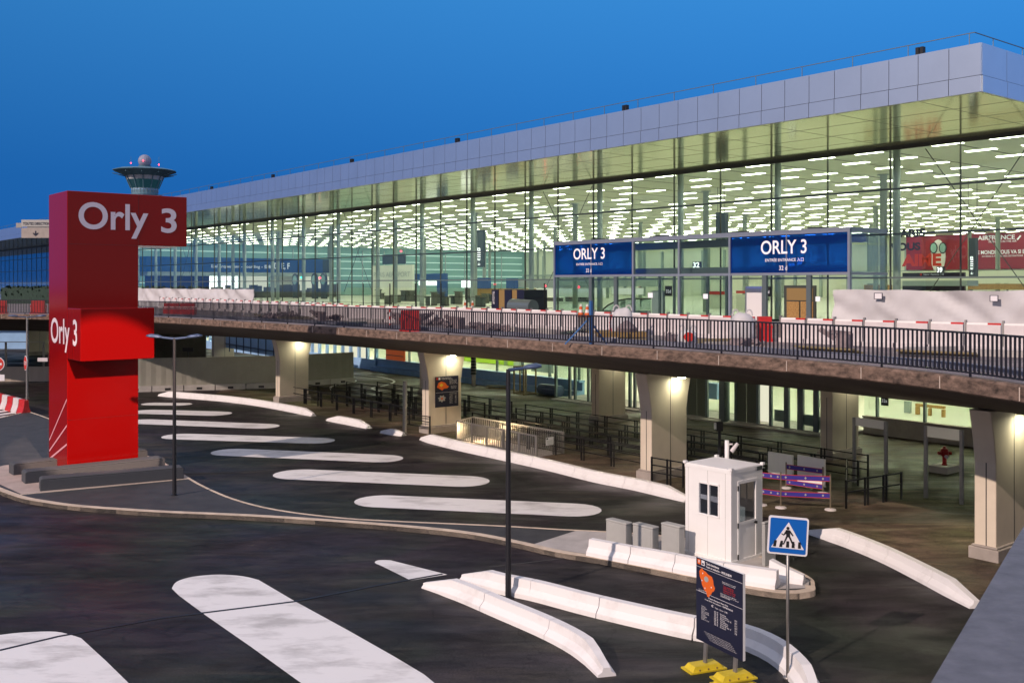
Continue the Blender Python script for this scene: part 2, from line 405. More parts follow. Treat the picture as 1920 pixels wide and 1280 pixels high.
# ================================================================== GROUND
b = MB(); b.sheet([(-900,-60),(900,-60),(900,1500),(-900,1500)], 0); struct(b.obj('ground', M['asphalt']))
ZI = .14
# concourse paving under the deck
pc = [W(25.5,-12), W(47,-12), W(47,150), W(36,150), W(30,72), spot(400,742), spot(480,752), spot(585,776), spot(660,790), spot(740,806), spot(795,822), spot(900,848), spot(1040,874), spot(1180,905), spot(1285,930), spot(1420,965), spot(1520,990), spot(1600,1020), spot(1700,1068), spot(1830,1140), W(19,6)]
b = MB(); b.sheet(pc, .004); struct(b.obj('concourse_pavement', M['concourse']))
# traffic island
front = [spot(a,c,ZI) for a, c in [(-120,880),(-40,905),(30,931),(80,941),(150,950),(300,960),(480,968),(700,983),(860,998),(960,1016),(1040,1034),(1120,1047),(1220,1066),(1310,1084),(1400,1102),(1460,1111),(1500,1112)]]
back = [spot(a,c,ZI) for a, c in [(1528,1098),(1522,1084),(1480,1062),(1420,1040),(1340,1018),(1240,1003),(1140,996),(1060,992),(920,984),(760,977),(640,970),(520,955),(440,935),(385,912),(348,892),(312,877),(279,861),(200,826),(92,784),(54,771)]]
left = [spot(49,771,ZI), spot(0,783,ZI), spot(-140,815,ZI)]
fr = smooth_path(front, 4); bk = smooth_path(back, 4)
isl = fr + bk + left
b = MB(); b.prism(isl, -.05, ZI); struct(b.obj('traffic_island', M['asphalt_grey']))
b = MB(); b.sweep(fr + smooth_path([front[-1], spot(1527,1107,ZI), back[0]], 3)[1:], [(.0,-.02),(.0,ZI+.012),(-.24,ZI+.012),(-.24,-.02)]); struct(b.obj('island_kerb', M['kerbstone']))
bks = bk[:]
b = MB(); b.sweep(bks, [(.0,-.02),(.0,ZI+.012),(-.10,ZI+.012),(-.10,-.02)]); struct(b.obj('island_back_kerb', M['kerbstone']))
b = MB(); b.sweep([spot(49,771,ZI), spot(0,783,ZI), spot(-140,815,ZI)], [(.0,-.02),(.0,ZI+.012),(-.10,ZI+.012),(-.10,-.02)]); struct(b.obj('island_kerb', M['kerbstone']))
# pale paved parts of the island
b = MB(); b.sheet([spot(1000,1020,ZI), spot(1082,994,ZI), spot(1140,998,ZI), spot(1240,1005,ZI), spot(1340,1020,ZI), spot(1420,1042,ZI), spot(1480,1064,ZI), spot(1518,1088,ZI), spot(1515,1102,ZI), spot(1460,1104,ZI), spot(1400,1096,ZI), spot(1220,1060,ZI), spot(1120,1041,ZI), spot(1040,1029,ZI)], ZI+.006)
struct(b.obj('island_paving', M['pale_concrete']))
b = MB(); b.sheet([spot(a_,c_,ZI) for a_, c_ in ((-40,893),(-40,884),(8,872),(90,866),(270,852),(300,862),(357,896),(200,911),(40,926),(0,908))], ZI+.006)
struct(b.obj('island_paving', mat('pink_paving', (.42,.34,.30), .85, var=.15, vscale=1.5, bump=.2)))
b = MB(); b.sweep([spot(a_,c_,ZI) for a_, c_ in ((38,927),(200,912),(357,897))], [(-.04,ZI-.01),(-.04,ZI+.014),(.04,ZI+.014),(.04,ZI-.01)]); struct(b.obj('island_kerb', M['kerbstone']))
# painted markings
def stadium(a, c, w, n=10):
    a = Vector(a); c = Vector(c); d = (c-a).normalized(); s_ = Vector((-d.y, d.x, 0)); r = w/2; pts = []
    for i in range(n+1):
        t = math.pi*i/n; pts.append(a + (s_*math.cos(t) - d*math.sin(t))*r)
    for i in range(n+1):
        t = math.pi*i/n; pts.append(c + (-s_*math.cos(t) + d*math.sin(t))*r)
    return pts
bars = [((266,757),(359,758),5),((250,771),(432,776),8),((240,789),(521,800),9),((307,817),(626,827),11),((400,846),(754,861),14),((516,887),(917,904),20),((667,937),(1128,958),24)]
for i, (a, c, w) in enumerate(bars):
    A = spot(*a); C_ = spot(*c); ym = (a[1]+c[1])/2
    wm = abs(spot(a[0], ym-w/2).y - spot(a[0], ym+w/2).y)
    d = (C_-A).normalized(); wm *= abs(d.x)
    b = MB(); b.sheet(stadium(A + d*wm/2, C_ - d*wm/2, wm), .008); struct(b.obj('road_marking', M['road_paint']))
b = MB(); b.sheet(smooth_path([spot(*a) for a in [(322,1103),(332,1090),(362,1081),(410,1077),(455,1080),(485,1087)]],4) + [spot(553,1127), spot(650,1180), spot(740,1231), spot(795,1264), spot(817,1282), spot(850,1330), spot(780,1380), spot(610,1310), spot(560,1277), spot(470,1212), spot(385,1153), spot(335,1116)], .008); struct(b.obj('road_marking', M['road_paint']))
b = MB(); b.sheet(smooth_path([spot(*a) for a in [(-60,1200),(0,1190),(50,1185),(105,1184),(140,1192)]],4) + [spot(152,1196), spot(200,1240), spot(245,1284), spot(300,1340), spot(-80,1400)], .008); struct(b.obj('road_marking', M['road_paint']))
b = MB(); b.sheet(smooth_path([spot(*a) for a in [(770,1088),(720,1063),(703,1055),(710,1050),(732,1050)]],4) + [spot(839,1077)], .008); struct(b.obj('road_marking', M['road_paint']))
# expansion joint across the foreground road
b = MB(); b.sweep([spot(*a) for a in [(-60,1233),(0,1219),(110,1193),(300,1159),(550,1128),(700,1099),(830,1076)]], [(-.05,.0),(-.05,.012),(.05,.012),(.05,.0)]); struct(b.obj('road_joint', M['black']))
b = MB(); b.sweep([spot(*a) for a in [(920,1063),(1060,1046)]], [(-.02,.0),(-.02,.012),(.02,.012),(.02,.0)]); struct(b.obj('road_joint', M['groove']))
# thin painted curve on the concourse beyond the queue lanes
cv = smooth_path([spot(*a) for a in [(664,701),(690,704),(716,707),(735,712),(739,716),(730,720),(712,725),(700,727),(699,729),(720,735),(760,742)]], 5)
b = MB(); b.sweep(cv, [(-.09,.0),(-.09,.010),(.09,.010),(.09,.0)]); struct(b.obj('road_marking', M['road_paint']))
cv = smooth_path([spot(*a) for a in [(655,710),(667,713),(660,717),(630,722),(620,726),(622,731)]], 5)
b = MB(); b.sweep(cv, [(-.09,.0),(-.09,.010),(.09,.010),(.09,.0)]); struct(b.obj('road_marking', M['road_paint']))
# chevrons painted at the far left
b = MB()
for i in range(6):
    y = 766 + i*5.5
    b.sheet([spot(-40,y+4), spot(34-i*3,y-5), spot(40-i*3,y-3.5), spot(-40,y+7)], .008)
struct(b.obj('road_marking', M['road_paint']))

# ================================================================== CONCRETE SEPARATORS
PROF = [(-.26,0),(-.25,.10),(-.13,.22),(-.10,.40),(.10,.40),(.13,.22),(.25,.10),(.26,0)]
def separator(label, px, nseg, z=0, hs=1.0, ws=1.0, taper=(1,1), step=.35):
    path = resample(smooth_path([spot(a, c, z) for a, c in px], 8), step)
    loc = path[len(path)//2].copy(); loc.z = z
    t = thing('concrete_separator', label, 'concrete barrier', loc, 'white painted concrete separators')
    prof = [(o*ws, zz*hs) for o, zz in PROF]
    n = len(path); cuts = [round(i*(n-1)/nseg) for i in range(nseg+1)]
    for k in range(nseg):
        seg = path[cuts[k]:cuts[k+1]+1]
        if len(seg) < 2: continue
        seg = [v.copy() for v in seg]
        if k < nseg-1: seg[-1] = seg[-1].lerp(seg[-2], .05)
        sc = [(1,1)]*len(seg)
        if k == 0 and taper[0]:
            m_ = min(3, len(seg)-1); sc = [( .45+.55*min(1,i/m_), .30+.70*min(1,i/m_)) for i in range(len(seg))]
        if k == nseg-1 and taper[1]:
            m_ = min(3, len(seg)-1); L_ = len(seg)
            sc = [(min(a[0], .75+.25*min(1,(L_-1-i)/m_)), min(a[1], .45+.55*min(1,(L_-1-i)/m_))) for i, a in enumerate(sc)]
        b = MB(); b.sweep([Vector((v.x,v.y,0)) for v in seg], prof, scale=sc)
        for v in b.v: v.z += z
        b.obj('segment', M['barrier_paint'], t)
    return t
separator('long white concrete separator below the hoarding, left of the first pier', [(298,742),(360,747),(430,753),(490,761),(545,771),(588,780)], 3, hs=.95, ws=.9)
separator('short white separator block between two gaps, right of the far pier', [(614,788),(650,794),(692,803)], 1, hs=.9)
separator('smallest white separator stub beside the steel post of the queue lanes', [(715,811),(757,817)], 1, hs=.9)
separator('longest white separator running from the stair railing to the guard booth', [(790,824),(860,842),(960,864),(1040,882),(1120,902),(1200,918),(1290,940)], 6)
separator('white separator on the right running down to the grey coping', [(1518,1000),(1580,1018),(1660,1050),(1740,1090),(1832,1140)], 4)
separator('white separator curving to a point left of the foreground lamp post', [(796,1100),(860,1118),(950,1156),(1020,1186),(1072,1212),(1108,1236),(1138,1268)], 3)
separator('white separator with a blue sprayed band behind the foreground lamp post', [(868,1085),(935,1106),(1010,1122),(1100,1146),(1200,1170),(1300,1192),(1390,1208),(1450,1232),(1490,1262),(1520,1300),(1530,1330)], 5, hs=1.1)
separator('white separator on the island in front of the guard booth and cabinets', [(1108,1038),(1180,1052),(1240,1063),(1320,1079),(1400,1092),(1458,1101)], 4, z=ZI, hs=1.1, taper=(0,0))
separator('short broken white separator standing right of the guard booth', [(1446,1082),(1475,1088),(1508,1093)], 1, z=ZI, hs=1.2, taper=(0,1))

# ================================================================== ELEVATED ROADWAY
ZD = 5.67
edge_qp = [(-40,128),(-14,108),(2,94),(10,85),(15.9,78),(19.8,71),(22.2,64.3),(23.3,54),(23.7,45),(23.8,35),(23.9,26),(23.7,18.5),(22.9,13.2),(21.2,9.3),(18.6,5.6),(15,2.4),(10,-1)]
edge = resample(smooth_path([W(a, c) for a, c in edge_qp], 8), .6)
def offs(path, o):
    out = []; n = len(path)
    for i, a in enumerate(path):
        d = (path[min(i+1,n-1)]-path[max(i-1,0)]).normalized(); out.append(a + Vector((-d.y, d.x, 0))*o)
    return out
vd = thing('elevated_roadway', 'curved concrete departures roadway carried on tall piers in front of the terminal', 'viaduct', W(24,40,0))
b = MB(); inner = offs(edge, 5.2)
DB = [W(30,-10), W(47.9,-10), W(47.9,78), W(36,80), W(36,113), W(20,123), W(0,136), W(-22,152)]
b.sheet([*offs(edge, .3), *DB], ZD)
b.obj('deck_surface', M['deck_top'], vd)
b = MB()
b.sweep(edge, [(-.31,ZD-.40),(-5.2,4.22)], caps=False, closed=False)
b.sheet([*offs(edge,5.2), *DB[1:]], 4.22)
for v, w in zip(DB, DB[1:]): b.add([Vector((v.x,v.y,4.22)), Vector((w.x,w.y,4.22)), Vector((w.x,w.y,ZD)), Vector((v.x,v.y,ZD))], [(0,1,2,3)])
b.obj('soffit', M['soffit_concrete'], vd)
eb = MB(); eb.sweep(edge, [(-.30,ZD+.02),(-.02,ZD+.02),(.02,ZD-.03),(.03,ZD-.32),(-.02,ZD-.36),(-.30,ZD-.40)])
ebo = eb.obj('edge_beam', M['edge_concrete'], vd)
jb = MB()
ed2 = resample(edge, 2.6)
for i in range(1, len(ed2)-1):
    d = (ed2[i+1]-ed2[i-1]).normalized(); r = Vector((d.y,-d.x,0)); a = ed2[i]+r*.034
    jb.beam(a+Vector((0,0,ZD-.31)), a+Vector((0,0,ZD-.02)), .022, .022)
jb.obj('lime_streaks', mat('lime_streak', (.50,.42,.36), .9), ebo)
def pier(q, p, wq=2.1, wp=.62, top=4.25, flare=.32, plinth=.38, lamp=True):
    b = MB(); fl = 1.5
    def ring(q0, q1, z): return [W(q0,p,z), W(q1,p,z), W(q1,p+wp,z), W(q0,p+wp,z)]
    lv = [(0,.36),(0,top-fl),(flare*.35,top-fl*.55),(flare,top)]
    rings = [ring(q-o, q+wq+o, z) for o, z in lv]
    vs = [v for r_ in rings for v in r_]; fs = [(3,2,1,0), tuple(4*(len(rings)-1)+k for k in range(4))]
    for i in range(len(rings)-1):
        for k in range(4): fs.append((4*i+k, 4*i+(k+1)%4, 4*i+4+(k+1)%4, 4*i+4+k))
    b.add(vs, fs); o = b.obj('pier', M['pier'], vd)
    b = MB(); b.box(q-.12, q+wq+.12, p-.12, p+wp+.12, -.02, plinth-.04); b.box(q-.06, q+wq+.06, p-.06, p+wp+.06, plinth-.04, plinth+.02); b.obj('plinth', M['pier_plinth'], o)
    b = MB(); b.box(q+wq*.52, q+wq*.52+.025, p-.006, p, .40, top-.03)
    b.box(q-.006, q, p+wp*.42, p+wp*.42+.03, .40, top-fl); b.obj('joint', M['groove'], o)
    if lamp:
        qq = q+wq*.66
        b = MB(); b.box(qq-.14, qq+.14, p-.48, p-.005, top-.20, top-.12); lo = b.obj('lamp_housing', M['dark_metal'], o)
        b = MB(); b.box(qq-.12, qq+.12, p-.46, p-.24, top-.225, top-.201); b.obj('lamp_glass', M['pier_lamp'], lo)
        ld = bpy.data.lights.new('pier_light', 'AREA'); ld.shape = 'RECTANGLE'; ld.size = .24; ld.size_y = .18; ld.energy = 21 if lamp == True else 24; ld.color = (1,.95,.66)
        l = bpy.data.objects.new('pier_light', ld); COL.objects.link(l); l.location = W(qq, p-.36, top-.25); l.rotation_euler = (ED*-.0 + FD*.10 + Vector((0,0,-1))).to_track_quat('-Z','Y').to_euler(); l.parent = vd; l.location -= Vector(vd.location)
    if lamp is True:  # unseen lamp added on the far side to brighten the concourse
        qq = q+wq*.4
        b = MB(); b.box(qq-.14, qq+.14, p+wp+.005, p+wp+.48, top-.20, top-.12); lo = b.obj('lamp_housing', M['dark_metal'], o)
        b = MB(); b.box(qq-.12, qq+.12, p+wp+.24, p+wp+.46, top-.225, top-.201); b.obj('lamp_glass', M['pier_lamp'], lo)
        ld = bpy.data.lights.new('pier_light', 'AREA'); ld.shape = 'RECTANGLE'; ld.size = .24; ld.size_y = .18; ld.energy = 130; ld.color = (1,.90,.66)
        l = bpy.data.objects.new('pier_light', ld); COL.objects.link(l); l.location = W(qq, p+wp+.38, top-.26); l.rotation_euler = (ED*.15 + FD*.75 + Vector((0,0,-1))).to_track_quat('-Z','Y').to_euler(); l.parent = vd; l.location -= Vector(vd.location)
    return o
PIERS = [(29.1,60.6),(29.1,43.1),(29.0,27.2),(28.1,13.2)]
for q, p in PIERS: pier(q, p)
for q, p in [(38.7,25.4),(38.6,40.2),(38.8,58.0),(38.8,95.5)]: pier(q, p, lamp=2, flare=.06)  # second-row lamps are added to lift the gloom under the deck
pier(onp(58,118)-.2, 118, lamp=False, flare=.1)

# railing on the deck edge
rp = resample(offs(edge, .16), .145)
tot = len(rp)
rl = thing('bridge_railing', 'dark vertical bar railing along the curved edge of the elevated roadway', 'railing', W(24,40,ZD))
vis = [i for i, v in enumerate(rp) if v.y > 12 and -.56 < v.x/v.y < .56]
i0, i1 = vis[0]-20, min(tot-1, vis[-1]+30)
seg = rp[max(0,i0):i1+1]
b = MB(); b.sweep(seg[::3], [(-.035,ZD+1.0),(-.035,ZD+1.045),(.035,ZD+1.045),(.035,ZD+1.0)]); b.obj('top_rail', M['rail_dark'], rl)
b = MB(); b.sweep(seg[::3], [(-.02,ZD+.10),(-.02,ZD+.14),(.02,ZD+.14),(.02,ZD+.10)]); b.obj('bottom_rail', M['rail_dark'], rl)
near = sorted(range(len(seg)), key=lambda i: seg[i].y if abs(seg[i].x/seg[i].y) < .53 else 999)[:85]
ns = set(near); stuff = MB()
for i, a in enumerate(seg):
    d = (seg[min(i+1,len(seg)-1)]-seg[max(i-1,0)]).normalized(); r = Vector((d.y,-d.x,0))
    post = i % 20 == 0
    w1, w2 = (.034, .05) if post else (.027, .045)
    zz0 = ZD-.0 if post else ZD+.12
    m_ = MB() if i in ns else stuff
    base = [a+d*w1/2*s1+r*w2/2*s2+Vector((0,0,zz0)) for s1, s2 in ((-1,-1),(1,-1),(1,1),(-1,1))]
    m_.hexa(base, [v+Vector((0,0,ZD+1.0-zz0)) for v in base])
    if i in ns: m_.obj('baluster', M['rail_dark'], rl)
so = stuff.obj('balusters', M['rail_dark'], rl); so['kind'] = 'stuff'

# ================================================================== TERMINAL
QG, ZS, ZR = 48.0, 15.02, 16.86
P0, P1 = 20.54, 291.0
PF = 17.93
XR = -FD                                    # rightwards on the facade as seen from the road
tb = thing('airport_terminal', 'long glass fronted airport terminal lit from inside under a flat pale metal roof', 'building', W(48,60,0))
def part(mb, name, m, par=tb, **k): return mb.obj(name, m, par, **k)
b = MB(); b.box(37.06, 145, PF+.06, P1, ZS+.04, ZR-.03); ro = part(b, 'roof', M['cladding_back'])
b = MB()
p = PF
while p < P1:
    b.box(37.0, 37.055, p+.012, p+1.238, ZS+.64, ZR); b.box(36.97, 37.055, p+.012, p+1.238, ZS, ZS+.615); p += 1.25
q = 37.06
while q < 144:
    b.box(q+.012, q+1.988, PF, PF+.055, ZS+.64, ZR); b.box(q+.012, q+1.988, PF-.03, PF+.055, ZS, ZS+.615); q += 2.0
part(b, 'fascia_cladding', M['cladding'], ro)
b = MB(); b.box(37.06, QG-.06, PF+.06, P1, ZS-.01, ZS+.03); b.box(QG-.06, 145, PF+.06, P0-.06, ZS-.01, ZS+.03); part(b, 'soffit', M['soffit'], ro)
b = MB()
for i in range(60): b.box(37.1, QG-.1, PF+2.5+i*3.75, PF+2.53+i*3.75, ZS-.013, ZS-.009)
for i in range(3): b.box(39.8+i*2.7, 39.83+i*2.7, PF+.1, P1, ZS-.014, ZS-.010)
part(b, 'soffit_joints', M['dark_line'], ro)
# roof edge rail with small vents
b = MB()
for z in (ZR+.55,): b.beam(W(37.5,P1,z), W(37.5,PF+.5,z), .03, .03); b.beam(W(37.5,PF+.5,z), W(140,PF+.5,z), .03, .03)
p = PF+.7
while p < P1: b.tube(W(37.5,p,ZR-.05), W(37.5,p,ZR+.55), .018, 4); p += 2.5
q = 39
while q < 100: b.tube(W(q,PF+.5,ZR-.05), W(q,PF+.5,ZR+.55), .018, 4); q += 2.5
part(b, 'roof_rail', M['grey_steel'], ro)
for x in (1727,1174,859,661,513,398):
    pp = onq(x, 37.7); b = MB(); b.box(37.55, 37.75, pp-.16, pp-.02, ZR-.03, ZR+.42); b.box(37.55, 37.75, pp+.02, pp+.16, ZR-.03, ZR+.42); part(b, 'roof_vent', M['black'], ro)
# ceiling and its lights
b = MB(); b.box(QG+.06, 143, P0+.06, 173, ZS+.01, ZS+.05); ce = part(b, 'ceiling', M['ceiling'])
b = MB()
for i in range(42): b.box(QG+.1, 142, P0+1.2+i*3.75, P0+1.30+i*3.75, ZS-.002, ZS+.012)
part(b, 'ceiling_joints', M['dark_line'], ce)
lights = []
for k in range(-1, 20):
    for o_ in (25.8, 30.3):
        pp = o_ + 7.5*k
        if not (P0+1 < pp < 171): continue
        for j in range(26):
            qq = 49.6+3.6*j
            if qq > 141: continue
            # rows skip a few units where the ceiling has none
            if (k*7+j*5+int(o_)) % 17 == 0: continue
            lights.append((dep(qq, pp), qq, pp, ((ED*qq+FD*pp).x)/dep(qq, pp)))
lights.sort(key=lambda a: a[0] if abs(a[3]) < .53 else 9999)
rest = MB()
for i, (_, qq, pp, u) in enumerate(lights):
    m_ = MB() if i < 90 else rest
    m_.box(qq-.20, qq+.20, pp-.80, pp+.80, ZS-.012, ZS+.006)
    if i < 90: m_.obj('ceiling_light', M['light_panel'], ce)
so = rest.obj('ceiling_lights', M['light_panel'], ce); so['kind'] = 'stuff'
# floor and inner walls
b = MB(); b.box(47.9, 143, P0, 173, ZD-.5, ZD+.004); part(b, 'hall_floor', M['hall_floor'])
b = MB(); b.box(142, 142.4, P0, 173, ZD, ZS); bw = part(b, 'back_wall', M['hall_wall'])
b = MB()
for i in range(26): b.box(141.6, 142, 40+i*5, 40.4+i*5, ZD, 14)
b.box(141.5, 142, P0, 173, 9.6, 9.9); part(b, 'wall_fins', M['column_grey'], bw)
b = MB(); b.box(49.2, 142, 172, 172.3, ZD, ZS); ew = part(b, 'end_wall', M['teal'])
b = MB()
for z in (13.6, 12.2, 10.8, 9.4, 8.0): b.box(49.6, 141, 171.6, 171.99, z, z+.16)
part(b, 'light_shelf', M['teal_light'], ew)
b = MB()
for i in range(18): b.box(50+i*5, 50.12+i*5, 171.4, 171.6, ZD, 14.5)
part(b, 'end_wall_mullions', M['column_grey'], ew)
b = MB(); b.box(49.0, 49.3, 172.4, P1, .2, ZS); part(b, 'far_wall', mat('sky_reflection_backing', (.55,.62,.75), .22, metal=.7, bump=.1, bscale=.4))  # metallic backing added behind the glass to stand in for its sky reflection
# facade: panes, mullions, transoms
b = MB(); b.add([W(QG,P0,ZD), W(QG,P0,ZS), W(QG,P1,ZS), W(QG,P1,ZD)], [(0,1,2,3)]); gl = part(b, 'facade_glass', M['glass'], recalc=False)
b = MB(); b.add([W(QG,P0,ZD), W(QG,P0,ZS), W(142,P0,ZS), W(142,P0,ZD)], [(0,1,2,3)]); part(b, 'side_glass', M['glass'], recalc=False)
k = 0; p = P0
while p < P1:
    b = MB(); w = .035 if k % 2 else .05
    b.box(QG-.05, QG+.07, p-w/2, p+w/2, ZD, ZS); b.obj('mullion', M['dark_metal'], tb); p += 3.75; k += 1
for z, h, m_ in ((ZS-.22, .22, 'dark_metal'), (12.72, .09, 'grey_steel'), (10.37, .09, 'grey_steel'), (8.10, .09, 'grey_steel'), (ZD, .12, 'dark_metal')):
    b = MB(); b.box(QG-.10, QG+.07, P0, P1, z, z+h); b.box(QG-.10, 142, P0-.10, P0+.07, z, z+h); b.obj('transom', M[m_], tb)
# steel columns just behind the glass and deeper in the hall
p = P0
while p < P1-2:
    if p < 171: b = MB(); b.lathe([(.20,ZD),(.20,ZS)], 14, W(48.62,p,0)); b.obj('column', M['column_grey'], tb, smooth=True)
    p += 7.5
for qi, q in enumerate((60, 84, 108, 132)):
    p = 35.54
    while p < 170:
        b = MB(); b.lathe([(.24,ZD),(.24,ZS-.06),(.40,ZS-.05),(.40,ZS)], 12, W(q,p,0)); b.obj('column', M['column_grey'], tb, smooth=True); p += 15
# crossed wind bracing rods in three bays
for p0 in (21.2, 51.6, 82.0, 127.0):
    b = MB()
    b.tube(W(48.9,p0,ZD+1.4), W(48.9,p0+5.4,ZS-.2), .025, 5); b.tube(W(48.9,p0+5.4,ZD+1.4), W(48.9,p0,ZS-.2), .025, 5)
    b.obj('wind_bracing', M['dark_metal'], tb)

# lower storey below the deck
b = MB(); b.box(47.2, 66, 8, 140, .12, .16); part(b, 'lower_floor', M['hall_floor'])
b = MB(); b.box(47.2, 66, 8, 140, 4.9, 4.96); lc = part(b, 'lower_ceiling', M['ceiling'])
b = MB()
for i in range(26):
    for q in (49.5, 54, 59): b.box(q, q+.35, 10+i*5, 12.6+i*5, 4.86, 4.895)
part(b, 'lower_lights', emat('lower_light', (1,1,.70), 48), lc)
b = MB(); b.box(62, 62.3, 8, 140, .16, 4.9); part(b, 'lower_back_wall', mat('lower_wall', (.42,.43,.36), .6))
for a_, c_, y0, y1, m_, nm in ((868,966,668,681,'lime','lime_stripe'),(872,905,690,706,'dark_line','seating'),(908,915,694,708,'dark_line','seating'),(922,932,692,710,'dark_line','seating'),(945,952,676,712,'column_grey','inner_post'),(963,975,672,716,'column_grey','inner_post')):
    p1_, p0_ = onq(a_, 58), onq(c_, 58); D_ = dep(58, (p0_+p1_)/2); b = MB(); b.box(58, 58.2, p0_, p1_, zat(y1, D_), zat(y0, D_)); part(b, nm, M[m_])
b = MB(); b.add([W(50,onq(995,50),1.0), W(50,onq(1038,50),1.0), W(50,onq(1038,50),4.8)], [(0,1,2)]); part(b, 'stair_flank', M['column_grey'])
for a_, c_, y0, y1, m_, nm in ((1716,1722,762,796,'osb','inner_door'),(1740,1744,765,796,'osb','inner_door'),(1765,1770,768,796,'osb','inner_door'),(1716,1770,759,764,'osb','door_head'),(1695,1706,752,800,'column_grey','inner_column')):
    p1_, p0_ = onq(a_, 55), onq(c_, 55); D_ = dep(55, (p0_+p1_)/2); b = MB(); b.box(55, 55.2, p0_, p1_, (.17 if m_ == 'osb' and y1 > 770 else max(.2,zat(y1, D_))), zat(y0, D_)); part(b, nm, M[m_])
b = MB(); b.box(47.0, 47.2, 8, 29, 0, .85); b.box(46.9, 47.24, 8, 29, .85, .93); part(b, 'plinth_wall', M['pier_plinth'])
b = MB(); b.box(47.0, 47.2, 50.6, 78, 0, 1.0); b.box(46.7, 47.24, 50.6, 78, 1.0, 1.12); b.box(46.3, 47, 50.6, 78, 0, .4); part(b, 'plinth_wall', M['blue_dusk'])
b = MB(); b.add([W(47.1,8,.9), W(47.1,8,4.9), W(47.1,29,4.9), W(47.1,29,.9)], [(0,1,2,3)]); part(b, 'lower_glass', M['glass'], recalc=False); b = MB(); b.add([W(47.1,50.6,1.1), W(47.1,50.6,4.9), W(47.1,78,4.9), W(47.1,78,1.1)], [(0,1,2,3)]); part(b, 'lower_glass', M['glass'], recalc=False)
b = MB()
for p in [10+i*2.6 for i in range(8)] + [51+i*3.1 for i in range(9)]: b.box(47.0, 47.2, p, p+.09, .9, 4.9)
part(b, 'lower_mullions', M['grey_steel'])
# doors tinted with blue dusk light, and lit openings, along the lower storey
b = MB()
p = 78
while p < 140:
    b.box(46.9, 47.15, p, p+.25, 0, 4.9); p += 1.55
b.box(46.85, 47.2, 78, 140, 0, .95); b.box(46.85, 47.2, 78, 140, 4.3, 4.9)
part(b, 'lower_frames', M['blue_dusk'])
b = MB()
for i, p in enumerate([78+1.55*j for j in range(40)]):
    if i in (1,2,3,7,8,11,14,15,19,20): b.box(47.16, 47.19, p+.25, p+1.55, .95, 4.3)
part(b, 'lit_window', M['lit_cream'])
b = MB(); pp = onq(741, 46.8); b.box(46.7, 46.84, pp-1.6, pp+1.4, 1.1, 4.9); ob_ = part(b, 'orange_board', M['orange_board'])
b = MB()
for i in range(6): b.box(46.66, 46.70, pp-1.5, pp+1.3, 1.5+i*.55, 1.56+i*.55)
part(b, 'board_slats', M['navy'], ob_)

# ------------------------------------------------------------------ entrance vestibules (upper and lower)
QV = 44.4
def qz(x, y, q): return zat(y, dep(q, onq(x, q)))
def qtxt(body, m, x0, x1, yt, yb, q, par, bold=0, name='lettering', proud=.01):
    a, c = onq(x0, q), onq(x1, q); xm = (x0+x1)/2
    z1, z0 = qz(xm, yt, q), qz(xm, yb, q)
    return txt(body, M[m], W(q, a, z0), XR, a-c, z1-z0, par, name, bold, proud=proud)
def qrect(m, x0, x1, yt, yb, q, par, name, thick=.04, back=None):
    a, c = onq(x0, q), onq(x1, q); xm = (x0+x1)/2
    z1, z0 = qz(xm, yt, q), qz(xm, yb, q); bb = MB(); bb.box(q, q+thick, c, a, z0, z1); return bb.obj(name, M[m], par)
ev = thing('entrance_vestibule', 'glass entrance box with two blue panels standing against the terminal facade on the deck', 'entrance', W(QV,39,ZD))
PL, PR = 50.62, 28.1
pan = [28.1, 35.6, 39.35, 43.1, 50.62]
fm = MB()
for z, h in ((ZD,.12), (8.28,.14), (10.44,.16)):
    fm.box(QV-.06, QV+.10, PR, PL, z, z+h)
    for pe in (PR, PL-.12): fm.box(QV+.10, QG-.14, pe, pe+.12, z, z+h)
for p in pan: 
    pe = min(p, PL-.13); fm.box(QV-.07, QV+.11, pe, pe+.13, ZD, 10.6)
for p in (31.85, 46.9): fm.box(QV-.075, QV-.02, p, p+.05, 8.42, 10.44)
fm.obj('frame', M['alu'], ev)
b = MB(); b.box(QV-.08, QG-.14, PR-.02, PL+.02, 10.6, 10.68); rf = b.obj('roof', M['alu'], ev)
b = MB()
for p in (30, 35, 41, 46.5): b.box(QV+.4, QV+.9, p, p+.9, 10.68, 10.78)
b.obj('roof_unit', M['dark_metal'], rf)
for a, c, m_ in ((28.23,35.6,'glass_blue'), (43.23,50.5,'glass_blue')):
    b = MB(); b.add([W(QV,a,8.42), W(QV,a,10.44), W(QV,c,10.44), W(QV,c,8.42)], [(0,1,2,3)]); b.obj('sign_panel', M[m_], ev, recalc=False)
for a, c, z0, z1 in ((35.73,39.35,8.42,10.44), (39.48,43.1,8.42,10.44), (35.73,39.35,5.8,8.28), (39.48,43.1,5.8,8.28), (43.23,50.5,5.8,8.28)):
    b = MB(); b.add([W(QV,a,z0), W(QV,a,z1), W(QV,c,z1), W(QV,c,z0)], [(0,1,2,3)]); b.obj('pane', M['glass_box'], ev, recalc=False)
for pe in (PR+.06, PL-.06):
    b = MB(); b.add([W(QV+.1,pe,5.8), W(QV+.1,pe,10.44), W(QG-.15,pe,10.44), W(QG-.15,pe,5.8)], [(0,1,2,3)]); b.obj('side_pane', M['glass_side'], ev, recalc=False)
b = MB()
for p in (46.9, 44.6, 33.2, 30.4): b.box(QV-.02, QV+.14, p, p+.28, 5.79, 8.28)
b.box(QV+1.2, QV+1.5, 29, 50, 8.4, 8.8)
for p in (36.8, 38.2, 40.8, 42.0): b.box(QV+1.1, QV+1.25, p, p+.12, 5.7, 8.4)
b.obj('door_posts', M['grey_steel'], ev)
b = MB(); b.box(QV+2.2, QV+2.4, 28.6, 50, 10.0, 10.44); b.obj('header_beam', M['column_grey'], ev)
